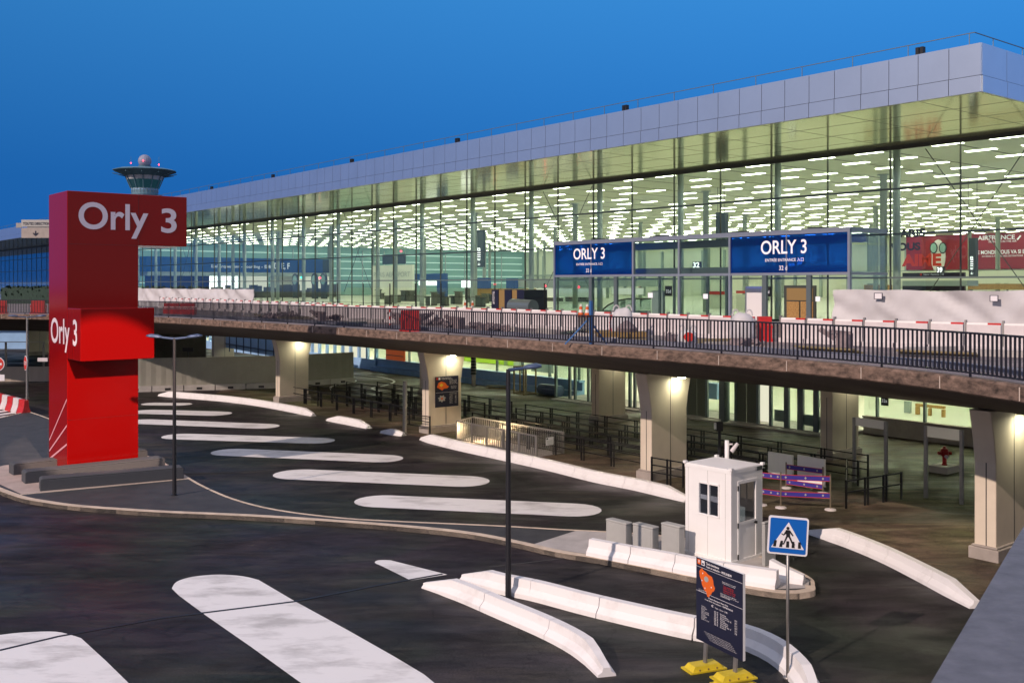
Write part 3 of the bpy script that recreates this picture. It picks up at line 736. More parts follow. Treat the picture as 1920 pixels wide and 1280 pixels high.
qtxt('ORLY 3', 'white_letter', 1075.5, 1134, 465, 486, QV-.08, ev, .012)
qtxt('ENTRÉE ENTRANCE 入口', 'white_letter', 1081, 1129.5, 492, 497.5, QV-.08, ev)
qtxt('32 d', 'white_letter', 1099, 1109, 503.5, 510.5, QV-.08, ev)
qtxt('ORLY 3', 'white_letter', 1427, 1512.5, 450, 476, QV-.08, ev, .012)
qtxt('ENTRÉE ENTRANCE 入口', 'white_letter', 1435, 1507, 483, 490.5, QV-.08, ev)
qtxt('32 d', 'white_letter', 1461, 1476, 498, 506.5, QV-.08, ev)
# boarded doorway, door number plates
o_ = qrect('dark_metal', 1470, 1529, 535, 600, QV+.16, ev, 'door_frame', .10)
qrect('osb', 1475, 1498, 565, 598, QV+.10, o_, 'chipboard', .05); qrect('osb', 1501, 1524, 565, 598, QV+.10, o_, 'chipboard', .05)
qrect('mustard', 1475, 1524, 540, 563, QV+.12, o_, 'dark_board', .03)
for x0, yt in ((1247,536), (1431.5,537)):
    o_ = qrect('black', x0, x0+12.5, yt, yt+19, QV+1.0, ev, 'number_plate', .05)
    qtxt('32d', 'white_letter', x0+2, x0+11, yt+7, yt+13, QV+.98, o_)
qrect('white_print', 1397, 1428, 537, 600, QV+1.6, ev, 'white_partition', .05)
qrect('column_grey', 1222, 1246, 545, 595, QV+1.6, ev, 'partition', .05)
for x0, y0 in ((1215,549), (1318.5,551), (1529,556)):
    qrect('white_letter', x0, x0+8.5, y0, y0+9, QV-.10, ev, 'paper_notice', .02)

lv = thing('lower_entrance', 'ground level glass entrance box with grey doors between the concrete piers', 'entrance', W(44.6,39,0))
QL = 44.7
b = MB(); b.box(QL, 47.2, 29, 50.6, 0, .14); b.box(QL-.7, QL, 29, 50.6, 0, .09); b.obj('threshold', M['pale_concrete'], lv)
def pl(x): return onq(x, QL)
for x in (1042,1068,1078,1103,1110,1181,1190,1288,1325,1351,1364,1380,1421,1445,1473,1477,1498,1504,1528,1532,1553):
    p = pl(x); b = MB(); b.box(QL-.05, QL+.1, p-.08, p+.08, .14, 4.2); b.obj('door_post', M['grey_steel'], lv)
p = pl(1368); b = MB(); b.box(QL-.6, QL-.3, p-.12, p+.12, .0, 4.2)
b.obj('canopy_post', M['grey_steel'], lv)
for a, c in ((1289,1307),(1307,1324),(1382,1400),(1400,1419)):
    b = MB(); b.box(QL-.02, QL+.03, pl(c)+.02, pl(a)-.02, .15, 4.2); o_ = b.obj('grey_door', M['dark_metal'] if False else mat('door_grey', (.10,.115,.09), .5), lv)
    b = MB(); b.box(QL-.035, QL-.02, pl(c)+.18, pl(a)-.18, 3.2, 3.9); b.obj('vent', M['grey_steel'], o_)
for a, c in ((1326,1350),(1366,1379),(1381,1382),(1043,1067),(1079,1102),(1446,1472),(1478,1497),(1505,1527),(1533,1552)):
    b = MB(); b.add([W(QL,pl(c),.15), W(QL,pl(c),4.2), W(QL,pl(a),4.2), W(QL,pl(a),.15)], [(0,1,2,3)]); b.obj('pane', M['glass_box'] if a < 1200 else M['glass'], lv, recalc=False)
qrect('lit_cream', 1421, 1445, 715, 790, QL+.4, lv, 'lit_panel', .05)
for a, c, y0, y1 in ((1452,1472,768,790), (1533,1552,782,805), (1505,1527,777,798)): qrect('column_grey', a, c, y0, y1, QL+.05, lv, 'door_kick_plate', .03)
qrect('blue_dusk', 1326, 1344, 718, 748, QL+3, lv, 'blue_scaffold', .6)
o_ = qrect('black', 1652, 1665, 744, 760, 46.9, lv, 'number_plate', .05); qtxt('32a', 'white_letter', 1653.5, 1663.5, 748, 754, 46.88, o_)
b = MB(); b.box(QL, 47.2, 29, 50.6, 4.19, 4.215); b.obj('head', M['grey_steel'], lv)

# ------------------------------------------------------------------ things seen in the hall
def hall(name, label, cat, q, xm, group=None):
    return thing(name, label, cat, W(q, onq(xm, q), ZD), group)
t = hall('advert_board', 'large dark red advertising board high on the back wall of the hall', 'advert', 141, 1850)
qrect('red_board', 1699, 2100, 436, 504, 141, t, 'board', .25)
qtxt('AIRFRANCE', 'white_letter', 1833, 1903, 441, 449.5, 140.95, t, .02)
b = MB(); a_ = W(140.9, onq(1908,141), qz(1908,449.5,141)); b.beam(a_, a_ + Vector((0,0,.55)) + XR*.45, .05, .2); b.obj('slash_mark', M['white_letter'], t)
qtxt('FRANCE IS IN THE AIR', 'white_letter', 1854, 1906, 450.5, 454.5, 140.95, t)
qtxt('LE MONDE VOUS VA SI BIEN', 'white_letter', 1829, 1935, 468.5, 476, 140.95, t, .02)
qtxt('ACCÉDEZ À PLUS DE 1000 DESTINATIONS', 'white_letter', 1841, 1918, 477.5, 481.5, 140.95, t)
# portrait with round sunglasses on the left of the board
def ell(q, x, y, rx, ry, m, par, name, pr=.0):
    p = onq(x, q); D = dep(q, p); s_ = D/F
    sx_ = (onq(x-1, q)-onq(x+1, q))/2
    return flat([(rx*sx_*math.cos(t_), ry*s_*math.sin(t_)) for t_ in [2*math.pi*i/20 for i in range(20)]], W(q, p, zat(y, D)), XR, M[m], par, name, proud=pr)
fc = ell(140.9, 1759, 480, 14, 31, 'white_print', t, 'portrait', .0)
ell(140.9, 1751, 465, 7.5, 11, 'navy', fc, 'glasses_rim', .05); ell(140.9, 1768, 465, 7.5, 11, 'navy', fc, 'glasses_rim', .05)
ell(140.9, 1751, 465, 5.5, 8.5, 'teal', fc, 'lens', .10); ell(140.9, 1768, 465, 5.5, 8.5, 'teal', fc, 'lens', .10)
ell(140.9, 1761, 497, 5, 2.2, 'red_print', fc, 'lips', .05)
t = hall('hanging_letters', 'big dark blue and red letters hanging in the hall beside the red board', 'lettering', 76, 1728)
qtxt('PARIS', 'navy', 1676, 1735, 429, 445, 76, t, .05)
qtxt('VOUS', 'navy', 1669, 1726, 455, 470, 76, t, .05)
qtxt('AIME', 'red_print', 1691, 1765, 476, 499, 76, t, .05)
b = MB()
for x in (1694,1709,1715,1742):
    b.tube(W(76,onq(x,76),12.0), W(76,onq(x,76),ZS), .012, 4)
b.obj('wires', M['white_print'], t)
t = hall('direction_board', 'long dark direction board below the hanging letters', 'sign', 62, 1750)
qrect('navy', 1692, 1808, 511, 518.5, 62, t, 'board', .2); qrect('column_grey', 1692, 1813, 526, 536, 62, t, 'canopy', 1.5); qrect('navy', 1692, 1808, 536, 545, 62.4, t, 'lower_band', .2)
qrect('red_print', 1725, 1728, 512.5, 516.5, 61.95, t, 'red_mark', .03)
qtxt('Départs - Departures - 出发', 'white_letter', 1732, 1770, 512.5, 516.5, 61.96, t)
for x, y0, y1, q, lab, n_ in ((899,430,501,80,'dark vertical totem with lit symbols hanging left of the entrance box','1'), (1351,398,452,58,'plain dark totem hanging above the middle of the entrance box','2'), (1823,446,518,66,'dark totem with lit symbols hanging in front of the red board','3'), (609,474,505,110,'small dark totem hanging beside the blue boarding sign','4')):
    t = hall('hanging_totem', lab, 'sign', q, x, 'dark totems hanging from the hall ceiling')
    w = 7 if n_ == '1' else 9 if n_ == '2' else 6.5 if n_ == '3' else 3.5
    qrect('totem', x-w, x+w, y0, y1, q, t, 'panel', .35)
    p = onq(x, q+.1); b = MB(); b.tube(W(q+.15,p-.3,12.5), W(q+.15,p-.3,ZS), .02, 4); b.tube(W(q+.15,p+.3,12.5), W(q+.15,p+.3,ZS), .02, 4); b.obj('hanger', M['dark_metal'], t)
    if n_ in '134':
        h = y1-y0
        for fy, s_ in ((.52,'B'), (.60,'='), (.70,'='), (.80,'P&F'), (.92,'↓')):
            qtxt(s_, 'lit_white', x-w*.55, x+w*.3, y0+h*(fy-.035), y0+h*(fy+.03), q-.02, t)
for s_, x0, x1, y0, y1, q in (('32',1071,1080,495,505,60), ('32',1299.5,1311.5,491.5,502,60), ('37',1495,1506,484,496,62), ('33',1478.5,1490,494,503,70), ('39',1757,1767,501,511,58)):
    t = hall('gate_number', 'lit white number %s hanging in the hall' % s_ + (' behind the left blue panel' if x0 == 1071 else ' in the middle of the entrance box' if s_ == '32' else ' high behind the right blue panel' if s_ == '37' else ' low behind the right blue panel' if s_ == '33' else ' above the long direction board'), 'sign', q, x0)
    qrect('navy', x0-1, x1+1, y0-1, y1+1, q+.05, t, 'backing', .2)
    qtxt(s_, 'lit_white', x0, x1, y0, y1, q, t, .03)
# boarding concourse sign over lit shops, across the far part of the hall
def ptxt(body, m, x0, x1, y0, y1, pp, par, bold=0):
    a, c = onp(x0, pp), onp(x1, pp); D = dep((a+c)/2, pp)
    return txt(body, M[m], W(a, pp, zat(y1, D)), ED, c-a, zat(y0, D)-zat(y1, D), par, 'lettering', bold, proud=.06)
t = thing('boarding_hall_front', 'blue boarding sign band above brightly lit shop fronts deep in the hall', 'shop front', W(66,150,ZD))
b = MB(); b.box(50.5, onp(605,150), 150, 158, 9.75, 12.0); sg = b.obj('sign_band', M['blue_sign'], t)
ptxt('Embarquement - Boarding - 登机', 'white_letter', 396, 511, 496, 504, 149.95, sg, .01)
ptxt('D, E, F', 'white_letter', 514, 543, 493, 506, 149.95, sg, .02)
b = MB(); b.box(50.5, onp(624,150), 149.6, 158, 9.1, 9.7); b.obj('canopy', M['column_grey'], t)
b = MB(); b.box(onp(605,150), onp(624,150), 150.2, 158, 9.75, 12); b.obj('grille', M['totem'], t)
for a, c, m_ in ((393,450,'lit_white'), (452,505,'lit_cream'), (508,560,'hall_wall'), (562,624,'lit_cream')):
    b = MB(); b.box(onp(a,150.5), onp(c,150.5)-.3, 150.5, 150.8, ZD, 9.1); b.obj('shop_window', M[m_], t)
b = MB(); b.box(50.5, onp(392,150.5), 150.4, 150.8, ZD, 9.1); b.obj('dark_shop_front', M['navy'], t)
# brighter shop displays
random.seed(3)
b = MB()
for i in range(26):
    a = onp(395+i*9, 149); b.box(a, a+.7+random.random()*.8, 148.4, 149.0, ZD, ZD+1.0+random.random()*1.2)
b.obj('display_shelves', M['dark_line'], t)
t = hall('white_partition_wall', 'tall cream partition wall with grey airport lettering in the hall', 'wall', 80, 735)
qrect('lit_cream', 697, 773, 497, 560, 80, t, 'wall', .4); 
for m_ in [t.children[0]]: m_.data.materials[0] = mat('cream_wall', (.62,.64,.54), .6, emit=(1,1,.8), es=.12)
qtxt('PARIS AEROPORT', 'column_grey', 701, 769, 510, 519, 79.95, t, .0)
qrect('totem', 717, 758, 477, 495, 81, t, 'dark_screen', .3)
# blue check-in block and other fittings along the hall
fit = [('check_in_block','dark blue check-in portal with lit screens right of the cream partition','counter',92,[('blue_sign',774,835,513,524),('blue_sign',819,835,524,556),('lit_white',785,798,526,535),('lit_white',803,817,527,535)]),
       ('screen_stand','bright information screen standing left of the dark totem','screen',80,[('lit_white',865,883,524,539),('dark_metal',872,876,539,566)]),
       ('shop_kiosk','dark blue shop kiosk behind the yellow generator','kiosk',78,[('blue_sign',892,915,521,541),('blue_sign',949,966,522,541),('osb',892,1000,541,560)]),
       ('security_canopy','grey security canopy over bright check points left of the entrance box','canopy',82,[('column_grey',968,1140,525,539),('lit_cream',990,1130,541,556),('dark_line',1010,1050,558,566),('dark_line',1060,1100,557,566)]),
       ('security_canopy','grey check point canopy seen below the left blue panel','canopy',72,[('column_grey',1142,1230,524,537),('lit_cream',1148,1200,540,552)]),
       ('ticket_desk','white ticket desk with a red header seen through the vestibule doors','desk',70,[('red_print',1330,1352,546,552),('hall_wall',1325,1375,553,580),('white_print',1337,1350,546,556)]),
       ('ticket_desk','ticket desk with red band beside the white partition','desk',64,[('red_print',1380,1398,545,550),('hall_wall',1380,1400,552,590)]),
       ('brown_counter','long brown counter with spot lamps at the right of the hall','counter',88,[('osb',1620,1668,534,545),('osb',1815,1990,532,543),('hall_wall',1600,1990,508,531)])]
for nm, lab, ct, q, rs in fit:
    t = hall(nm, lab, ct, q, (rs[0][1]+rs[0][2])/2)
    for i, (m_, a, c, y0, y1) in enumerate(rs):
        qrect(m_, a, c, y0, y1, q + (.1*i), t, {'lit_white':'screen','lit_cream':'lit_front','red_print':'red_header','blue_sign':'blue_panel','column_grey':'canopy_edge','osb':'wood_front'}.get(m_, 'panel'), .5)
for i, (x, y, q, m_) in enumerate([(600,521,66,'red_lamp'),(565,520,66,'green_lamp'),(752,471,79,'red_lamp'),(928,533,82,'red_lamp'),(1022,536,80,'red_lamp'),(1085,538,72,'red_lamp'),(1109,538,72,'red_lamp')]):
    b = MB(); p = onq(x, q); b.lathe([(.02,-.15),(.12,-.1),(.15,0),(.12,.1),(.02,.15)], 10, W(q,p,zat(y,dep(q,p))))
    tag(b.obj('signal_lamp', M[m_]), ['red lamp above the lit shops','green lamp above the lit shops','red lamp above the dark screen on the cream partition','red lamp behind the yellow generator','red lamp left of the entrance box','red lamp under the left blue panel','second red lamp under the left blue panel'][i], 'lamp')
# belt posts, low kiosks and people-height fittings on the hall floor
random.seed(11)
for i in range(34):
    x = 705 + i*9.2 + random.random()*5; q = random.choice((56,62,68,74)); p = onq(x, q)
    t_ = MB(); h = random.choice((1.0,1.0,1.25,1.6)); w = random.choice((.25,.5,.9))
    t_.box(q, q+.4, p-w/2, p+w/2, ZD, ZD+h*.8); t_.box(q-.1, q+.5, p-w/2-.08, p+w/2+.08, ZD+h*.8, ZD+h*.8+.1)
    o_ = t_.obj('self_service_kiosk', M[random.choice(('dark_metal','totem','column_grey','dark_line'))])
    tag(o_, 'low grey kiosk standing on the hall floor behind the deck railing', 'kiosk', 'low kiosks on the hall floor')
for i in range(12):
    x = 560 + i*10.5; 
for i, x in enumerate((553,589,606)):
    q = 70; p = onq(x, q); D = dep(q, p)
    t = hall('arrow_stand', ['round topped blue floor stand left of three in the hall','middle round topped floor stand in the hall','right round topped blue floor stand in the hall'][i], 'stand', q, x)
    b = MB(); b.box(q, q+.3, p-.75, p+.75, ZD, ZD+2.9); b.obj('stand_body', M['totem'], t)
    flat([(1.0*math.cos(a_), 1.0*math.sin(a_)) for a_ in [2*math.pi*k/16 for k in range(16)]], W(q-.02, p, ZD+2.8), XR, M['totem'], t, 'round_head', thick=.2)
    flat([(.7*math.cos(a_), .7*math.sin(a_)) for a_ in [2*math.pi*k/16 for k in range(16)]], W(q-.05, p, ZD+2.8), XR, M['teal'], t, 'blue_disc', thick=.01)
# escalator handrails inside the left bay of the vestibule
t = hall('escalator', 'escalator with black curved handrails rising behind the left bay of the entrance box', 'escalator', 51, 1160)
for dq in (0, 1.1):
    pts = [W(51+dq, onq(x, 51), qz(x, y, 51)) for x, y in ((1128,582),(1140,572),(1152,566),(1165,562),(1180,560),(1200,560))]
    b = MB()
    for a, c in zip(pts, pts[1:]): b.tube(a, c, .06, 6)
    b.obj('handrail', M['black'], t)
    b = MB(); b.add([*pts, pts[-1]-Vector((0,0,.8)), pts[0]-Vector((0,0,.05))], [tuple(range(len(pts)+2))]); b.obj('balustrade', M['glass_box'], t, recalc=False)
b = MB(); b.box(51, 52.1, onq(1200,51), onq(1130,51), ZD, ZD+.25); b.obj('steps', M['grey_steel'], t)

# ================================================================== CONTROL TOWER
TD = 420.0; tx = (271.5-960)/F*TD
def tz(y): return zat(y, TD)
sc = TD/F
t = thing('control_tower', 'airport control tower with a flared roof, glazed cab and white radar dome behind the terminal', 'tower', (tx, TD, 0))
C0 = (tx, TD, 0)
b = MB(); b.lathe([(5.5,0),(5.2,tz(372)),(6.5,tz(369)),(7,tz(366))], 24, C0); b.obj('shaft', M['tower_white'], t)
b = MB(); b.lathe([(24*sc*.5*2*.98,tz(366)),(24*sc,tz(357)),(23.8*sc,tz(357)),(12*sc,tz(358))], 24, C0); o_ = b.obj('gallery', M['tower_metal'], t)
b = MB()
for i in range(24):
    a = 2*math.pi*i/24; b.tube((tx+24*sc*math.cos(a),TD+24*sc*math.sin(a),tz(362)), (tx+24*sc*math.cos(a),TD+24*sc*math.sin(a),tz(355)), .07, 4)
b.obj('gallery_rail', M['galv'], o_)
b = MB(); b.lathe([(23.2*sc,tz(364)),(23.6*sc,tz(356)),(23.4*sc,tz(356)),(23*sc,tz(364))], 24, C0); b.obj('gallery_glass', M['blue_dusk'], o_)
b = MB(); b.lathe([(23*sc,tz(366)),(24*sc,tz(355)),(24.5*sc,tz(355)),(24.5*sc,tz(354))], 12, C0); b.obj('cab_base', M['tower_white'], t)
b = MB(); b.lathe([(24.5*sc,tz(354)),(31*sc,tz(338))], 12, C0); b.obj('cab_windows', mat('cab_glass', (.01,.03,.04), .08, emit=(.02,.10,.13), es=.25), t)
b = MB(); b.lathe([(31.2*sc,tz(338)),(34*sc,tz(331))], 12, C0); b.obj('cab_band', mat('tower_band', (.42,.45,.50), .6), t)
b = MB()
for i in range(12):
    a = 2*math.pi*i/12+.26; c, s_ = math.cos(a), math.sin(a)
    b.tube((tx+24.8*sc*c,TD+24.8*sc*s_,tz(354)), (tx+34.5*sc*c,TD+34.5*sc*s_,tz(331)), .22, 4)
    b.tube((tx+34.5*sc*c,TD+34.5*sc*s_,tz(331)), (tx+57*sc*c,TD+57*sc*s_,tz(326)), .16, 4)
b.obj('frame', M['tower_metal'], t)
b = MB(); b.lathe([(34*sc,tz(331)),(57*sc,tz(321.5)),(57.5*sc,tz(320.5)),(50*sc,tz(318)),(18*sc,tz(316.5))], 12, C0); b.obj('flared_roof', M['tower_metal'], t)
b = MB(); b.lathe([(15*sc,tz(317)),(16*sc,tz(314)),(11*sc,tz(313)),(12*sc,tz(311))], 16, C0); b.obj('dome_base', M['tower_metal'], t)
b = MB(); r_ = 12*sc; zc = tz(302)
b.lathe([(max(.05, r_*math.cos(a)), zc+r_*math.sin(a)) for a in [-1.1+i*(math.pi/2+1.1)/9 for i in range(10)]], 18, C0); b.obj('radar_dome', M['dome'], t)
for dx, y in ((-26,306),(26.5,309),(2,303)):
    b = MB(); yy = TD - (14*sc if dx == 2 else 0); b.lathe([(.05,-.35),(.35,0),(.05,.35)], 8, (tx+dx*sc, yy, tz(y))); o_ = b.obj('warning_lamp', M['red_lamp'], t)
    if dx != 2:
        b = MB(); b.tube((tx+dx*sc,yy,tz(318)), (tx+dx*sc,yy,tz(294)), .07, 4); b.obj('antenna', M['tower_metal'], t)

# ================================================================== RED PYLON SIGN
GZ = ZI
c0 = spot(126, 891, GZ)                              # front-left foot
ga = math.atan2(.64, .768); G = Vector((math.cos(ga), math.sin(ga), 0)); SD = Vector((-G.y, G.x, 0))
pyl = thing('pylon_sign', 'tall glossy red pylon sign made of stacked blocks standing on dark concrete blocks', 'sign', c0)
def gbox(g0, g1, s0, s1, z0, z1):
    b_ = MB(); B = [c0+G*a+SD*c for a, c in ((g0,s0),(g1,s0),(g1,s1),(g0,s1))]
    B = [Vector((v.x, v.y, z0)) for v in B]; b_.hexa(B, [Vector((v.x,v.y,z1)) for v in B]); return b_
def gsolve(x, s_=0):
    u = (x-960)/F; a = c0+SD*s_; return (u*a.y - a.x)/(G.x - u*G.y)
def gz(x, y, s_=0): t_ = gsolve(x, s_); return zat(y, (c0+SD*s_+G*t_).y)
ztop = gz(124, 357); g1 = gsolve(259.5); g2 = gsolve(350.5)
# depth of the pylon from its left side
u = (91.5-960)/F; sdep = (u*c0.y-c0.x)/(SD.x-u*SD.y)
zb = gz(350, 462.5)
b = MB(); prof_ = [(0,GZ+.05),(g1,GZ+.05),(g1,zb),(g2,zb),(g2,ztop),(0,ztop)]
fa = [Vector(((c0+G*a).x, (c0+G*a).y, z)) for a, z in prof_]; ba = [v+SD*sdep for v in fa]; n_ = len(fa)
b.add(fa+ba, [tuple(range(n_)), tuple(range(2*n_-1,n_-1,-1))]+[(i,(i+1)%n_,n_+(i+1)%n_,n_+i) for i in range(n_)]); b.obj('column', M['sign_red'], pyl)
b = MB()
for g_, z_ in ((g1, zb), ):
    a_ = c0+G*g_-SD*.002; b.beam(Vector((a_.x,a_.y,zb)), Vector((a_.x,a_.y,ztop-.03)), .006, .004)
for z_ in (zb, 2.35):
    a_, e_ = c0+G*.02-SD*.002, c0+G*(g1-.02)-SD*.002; b.beam(Vector((a_.x,a_.y,z_)), Vector((e_.x,e_.y,z_)), .004, .007)
b.obj('panel_joint', M['black'], pyl)
u = (151-960)/F; sb = (u*c0.y-c0.x)/(SD.x-u*SD.y)       # the middle block steps forward (negative)
mb1 = gsolve(289.5, sb); zt = gz(151, 578.7, sb); zbm = gz(151, 677.8, sb)
gbox(0, mb1, sb, -.003, zbm, zt).obj('middle_block', M['sign_red'], pyl)
def gtxt(body, m, x0, x1, yt, yb, bold):
    a, c = gsolve(x0), gsolve(x1); z1, z0 = gz((x0+x1)/2, yt), gz((x0+x1)/2, yb)
    return txt(body, M[m], c0*1 + G*a + Vector((0,0,z0-c0.z)), G, c-a, z1-z0, pyl, 'lettering', bold, proud=.012)
gtxt('Orly', 'sign_white', 147, 278, 381, 446.5, .018)
gtxt('3', 'sign_white', 302, 331, 391, 437, .018)
def stxt(body, m, x0, x1, yt, yb, bold):
    def ss(x): u = (x-960)/F; return (u*c0.y-c0.x)/(SD.x-u*SD.y)
    a, c = ss(x0), ss(x1); D = (c0+SD*(a+c)/2).y
    return txt(body, M[m], c0 + SD*a + Vector((0,0,zat(yb,D)-c0.z)), -SD, a-c, zat(yt,D)-zat(yb,D), pyl, 'side_lettering', bold, proud=.012)
stxt('Orly 3', 'sign_white', 96, 145, 597, 660, .015)
def ss(x): u = (x-960)/F; return (u*c0.y-c0.x)/(SD.x-u*SD.y)
for (x0, y0, x1, y1) in ((93,823,125.5,747),(93,843,125.5,796),(93,858,125.5,831)):
    pts = []
    for x, y in ((x0,y0),(x1,y1),(x1,y1+3.5),(x0,y0+3.5)):
        s_ = ss(x); D = (c0+SD*s_).y; pts.append((sdep-s_, zat(y, D)))
    flat([(a, c-c0.z) for a, c in pts], c0+SD*sdep, -SD, M['stripe_pink'], pyl, 'stripe', proud=.010)
# dark concrete blocks under the pylon
for i, (xa, ya, xb, yb_, w, lab) in enumerate(((75,921,345,897,.70,'front dark concrete block, the longest, under the red pylon'),(47,907,310,878,.70,'middle dark concrete block under the red pylon'),(25,891,277,862,.70,'rear dark concrete block under the red pylon'))):
    A = spot(xa, ya, GZ); B_ = spot(xb, yb_, GZ); A = A; d = (B_-A).normalized(); n_ = Vector((-d.y, d.x, 0))
    t = MB(); pts = [A, B_, B_+n_*w, A+n_*w]; h = .46 if i < 2 else .46
    top = [v + Vector((0,0,h)) for v in pts]; ch = .05
    cen = sum(pts, Vector())/4
    t.hexa([v for v in pts], [v+Vector((0,0,h-ch)) for v in pts]); t2 = [v.lerp(cen+Vector((0,0,0)), .03)+Vector((0,0,h)) for v in pts]
    t.hexa([v+Vector((0,0,h-ch)) for v in pts], t2)
    if i == 0: pyl_front = A
    tag(t.obj('concrete_block', M['plinth_dark']), lab, 'concrete block', 'dark concrete blocks ballasting the red pylon')
# street light beam from a mast above the road, catching the lower half of the pylon
ld = bpy.data.lights.new('mast_beam', 'SPOT'); ld.energy = 90000; ld.color = (1,.68,.50); ld.spot_size = R(10.2); ld.spot_blend = .10; ld.shadow_soft_size = .25
l = bpy.data.objects.new('mast_beam', ld); COL.objects.link(l); fl = c0 - G*5.0 - SD*31; l.location = (fl.x, fl.y, 18.5)
tgt = c0 + G*1.4 + Vector((0,0,2.35)); l.rotation_euler = (tgt-Vector(l.location)).to_track_quat('-Z','Y').to_euler()

# ================================================================== GUARD BOOTH
cb = spot(1371, 1058, ZI)
zt_ = zat(881, cb.y)
bl = Vector((-.648, .762, 0)).normalized(); br = Vector((bl.y, -bl.x, 0))
def bsolve(x, d): u = (x-960)/F; return (u*cb.y-cb.x)/(d.x-u*d.y)
wl = bsolve(1285, bl); wr = bsolve(1429.5, br)
hb = zt_-ZI
bo = thing('guard_booth', 'white panelled guard booth with sliding window and glazed door on the island', 'booth', cb)
def bpt(a, c, z): return cb + bl*a + br*c + Vector((0,0,z-ZI))
def bbox(a0, a1, c0_, c1, z0, z1, mb=None):
    b_ = mb or MB(); B = [bpt(a,c,z0) for a, c in ((a0,c0_),(a1,c0_),(a1,c1),(a0,c1))]; b_.hexa(B, [v+Vector((0,0,z1-z0)) for v in B]); return b_
b = MB()
th = .05
# window opening on the left face, door opening on the right face
wa0, wa1 = bsolve(1349, bl), bsolve(1309, bl); wz0 = zat(967, bpt((wa0+wa1)/2,0,0).y); wz1 = zat(905, bpt((wa0+wa1)/2,0,0).y)
dc0, dc1 = bsolve(1383, br), bsolve(1419, br)
dz = zat(1050, bpt(0,(dc0+dc1)/2,0).y); dzt = zat(899, bpt(0,(dc0+dc1)/2,0).y); dg0 = zat(975, bpt(0,(dc0+dc1)/2,0).y)
Z0 = ZI+.08; Z1 = zt_-.12
for a0, a1, z0, z1 in ((0,wa0,Z0,Z1),(wa1,wl,Z0,Z1),(wa0,wa1,Z0,wz0),(wa0,wa1,wz1,Z1)): bbox(a0,a1,0,th,z0,z1,b)
for c_0, c_1, z0, z1 in ((th,dc0,Z0,Z1),(dc1,wr,Z0,Z1),(dc0,dc1,dzt,Z1)): bbox(0,th,c_0,c_1,z0,z1,b)
bbox(th,wl,wr-th,wr,Z0,Z1,b); bbox(wl-th,wl,th,wr-th,Z0,Z1,b)
b.obj('wall', M['white_panel'], bo)
b = MB(); bbox(-.012,wl+.012,-.012,wr+.012,Z1,zt_-.02,b); bbox(0,wl,0,wr,zt_-.02,zt_,b)
for a, c in ((0,0),(wl,0),(0,wr),(wl,wr)): bbox(a-.05,a+.05,c-.05,c+.05,zt_-.02,zt_+.05,b)
b.obj('roof', M['white_panel'], bo)
b = MB(); bbox(-.03,wl+.03,-.03,wr+.03,ZI,Z0,b); b.obj('base_frame', M['white_panel'], bo)
b = MB(); bbox(th,wl-th,th,wr-th,Z0,Z0+.04,b); bbox(wl-.55,wl-.1,.1,wr-.1,Z0+.75,Z0+.79,b); b.obj('desk_and_floor', M['cabinet'], bo)
b = MB()
for a in (wa0, (wa0+wa1)/2-.02, wa1-.04): bbox(a,a+.04,-.02,.03,wz0,wz1,b)
for z in (wz0, wz1-.04): bbox(wa0,wa1,-.022,.03,z,z+.04,b)
wf = b.obj('window_frame', M['white_panel'], bo)
b = MB(); b.add([bpt(wa0,.02,wz0), bpt(wa1,.02,wz0), bpt(wa1,.02,wz1), bpt(wa0,.02,wz1)], [(0,1,2,3)]); b.obj('window_pane', M['glass_dark'], wf, recalc=False)
b = MB()
for c in (dc0, dc1-.07): bbox(-.02,.03,c,c+.07,dz,dzt,b)
for z in (dz, dg0-.08, dzt-.07): bbox(-.022,.03,dc0,dc1,z,z+.08,b)
bbox(-.005,.02,dc0,dc1,dz,dg0,b)
do = b.obj('door', M['white_panel'], bo)
b = MB(); b.add([bpt(.02,dc0,dg0), bpt(.02,dc1,dg0), bpt(.02,dc1,dzt), bpt(.02,dc0,dzt)], [(0,1,2,3)]); b.obj('door_pane', M['glass_dark'], do, recalc=False)
b = MB(); bbox(-.09,-.02,dc1-.12,dc1-.09,dg0-.12,dg0-.05,b); bbox(-.09,-.06,dc1-.22,dc1-.09,dg0-.08,dg0-.05,b); b.obj('handle', M['black'], do)
b = MB()
for z in (dz+.1, dg0-.15, dzt-.25): bbox(-.035,-.02,dc0-.03,dc0+.01,z,z+.14,b)
b.obj('hinges', M['black'], do)
b = MB(); bbox(-.034,-.03,wr-.30,wr-.05,Z1-.02,Z1+.09,b); b.obj('maker_plate', M['totem'], bo)
b = MB()
for a in (wl*.12, wl*.5, wl*.93): bbox(a,a+.008,-.004,0,Z0,Z1,b)
b.obj('panel_joint', M['cabinet'], bo)
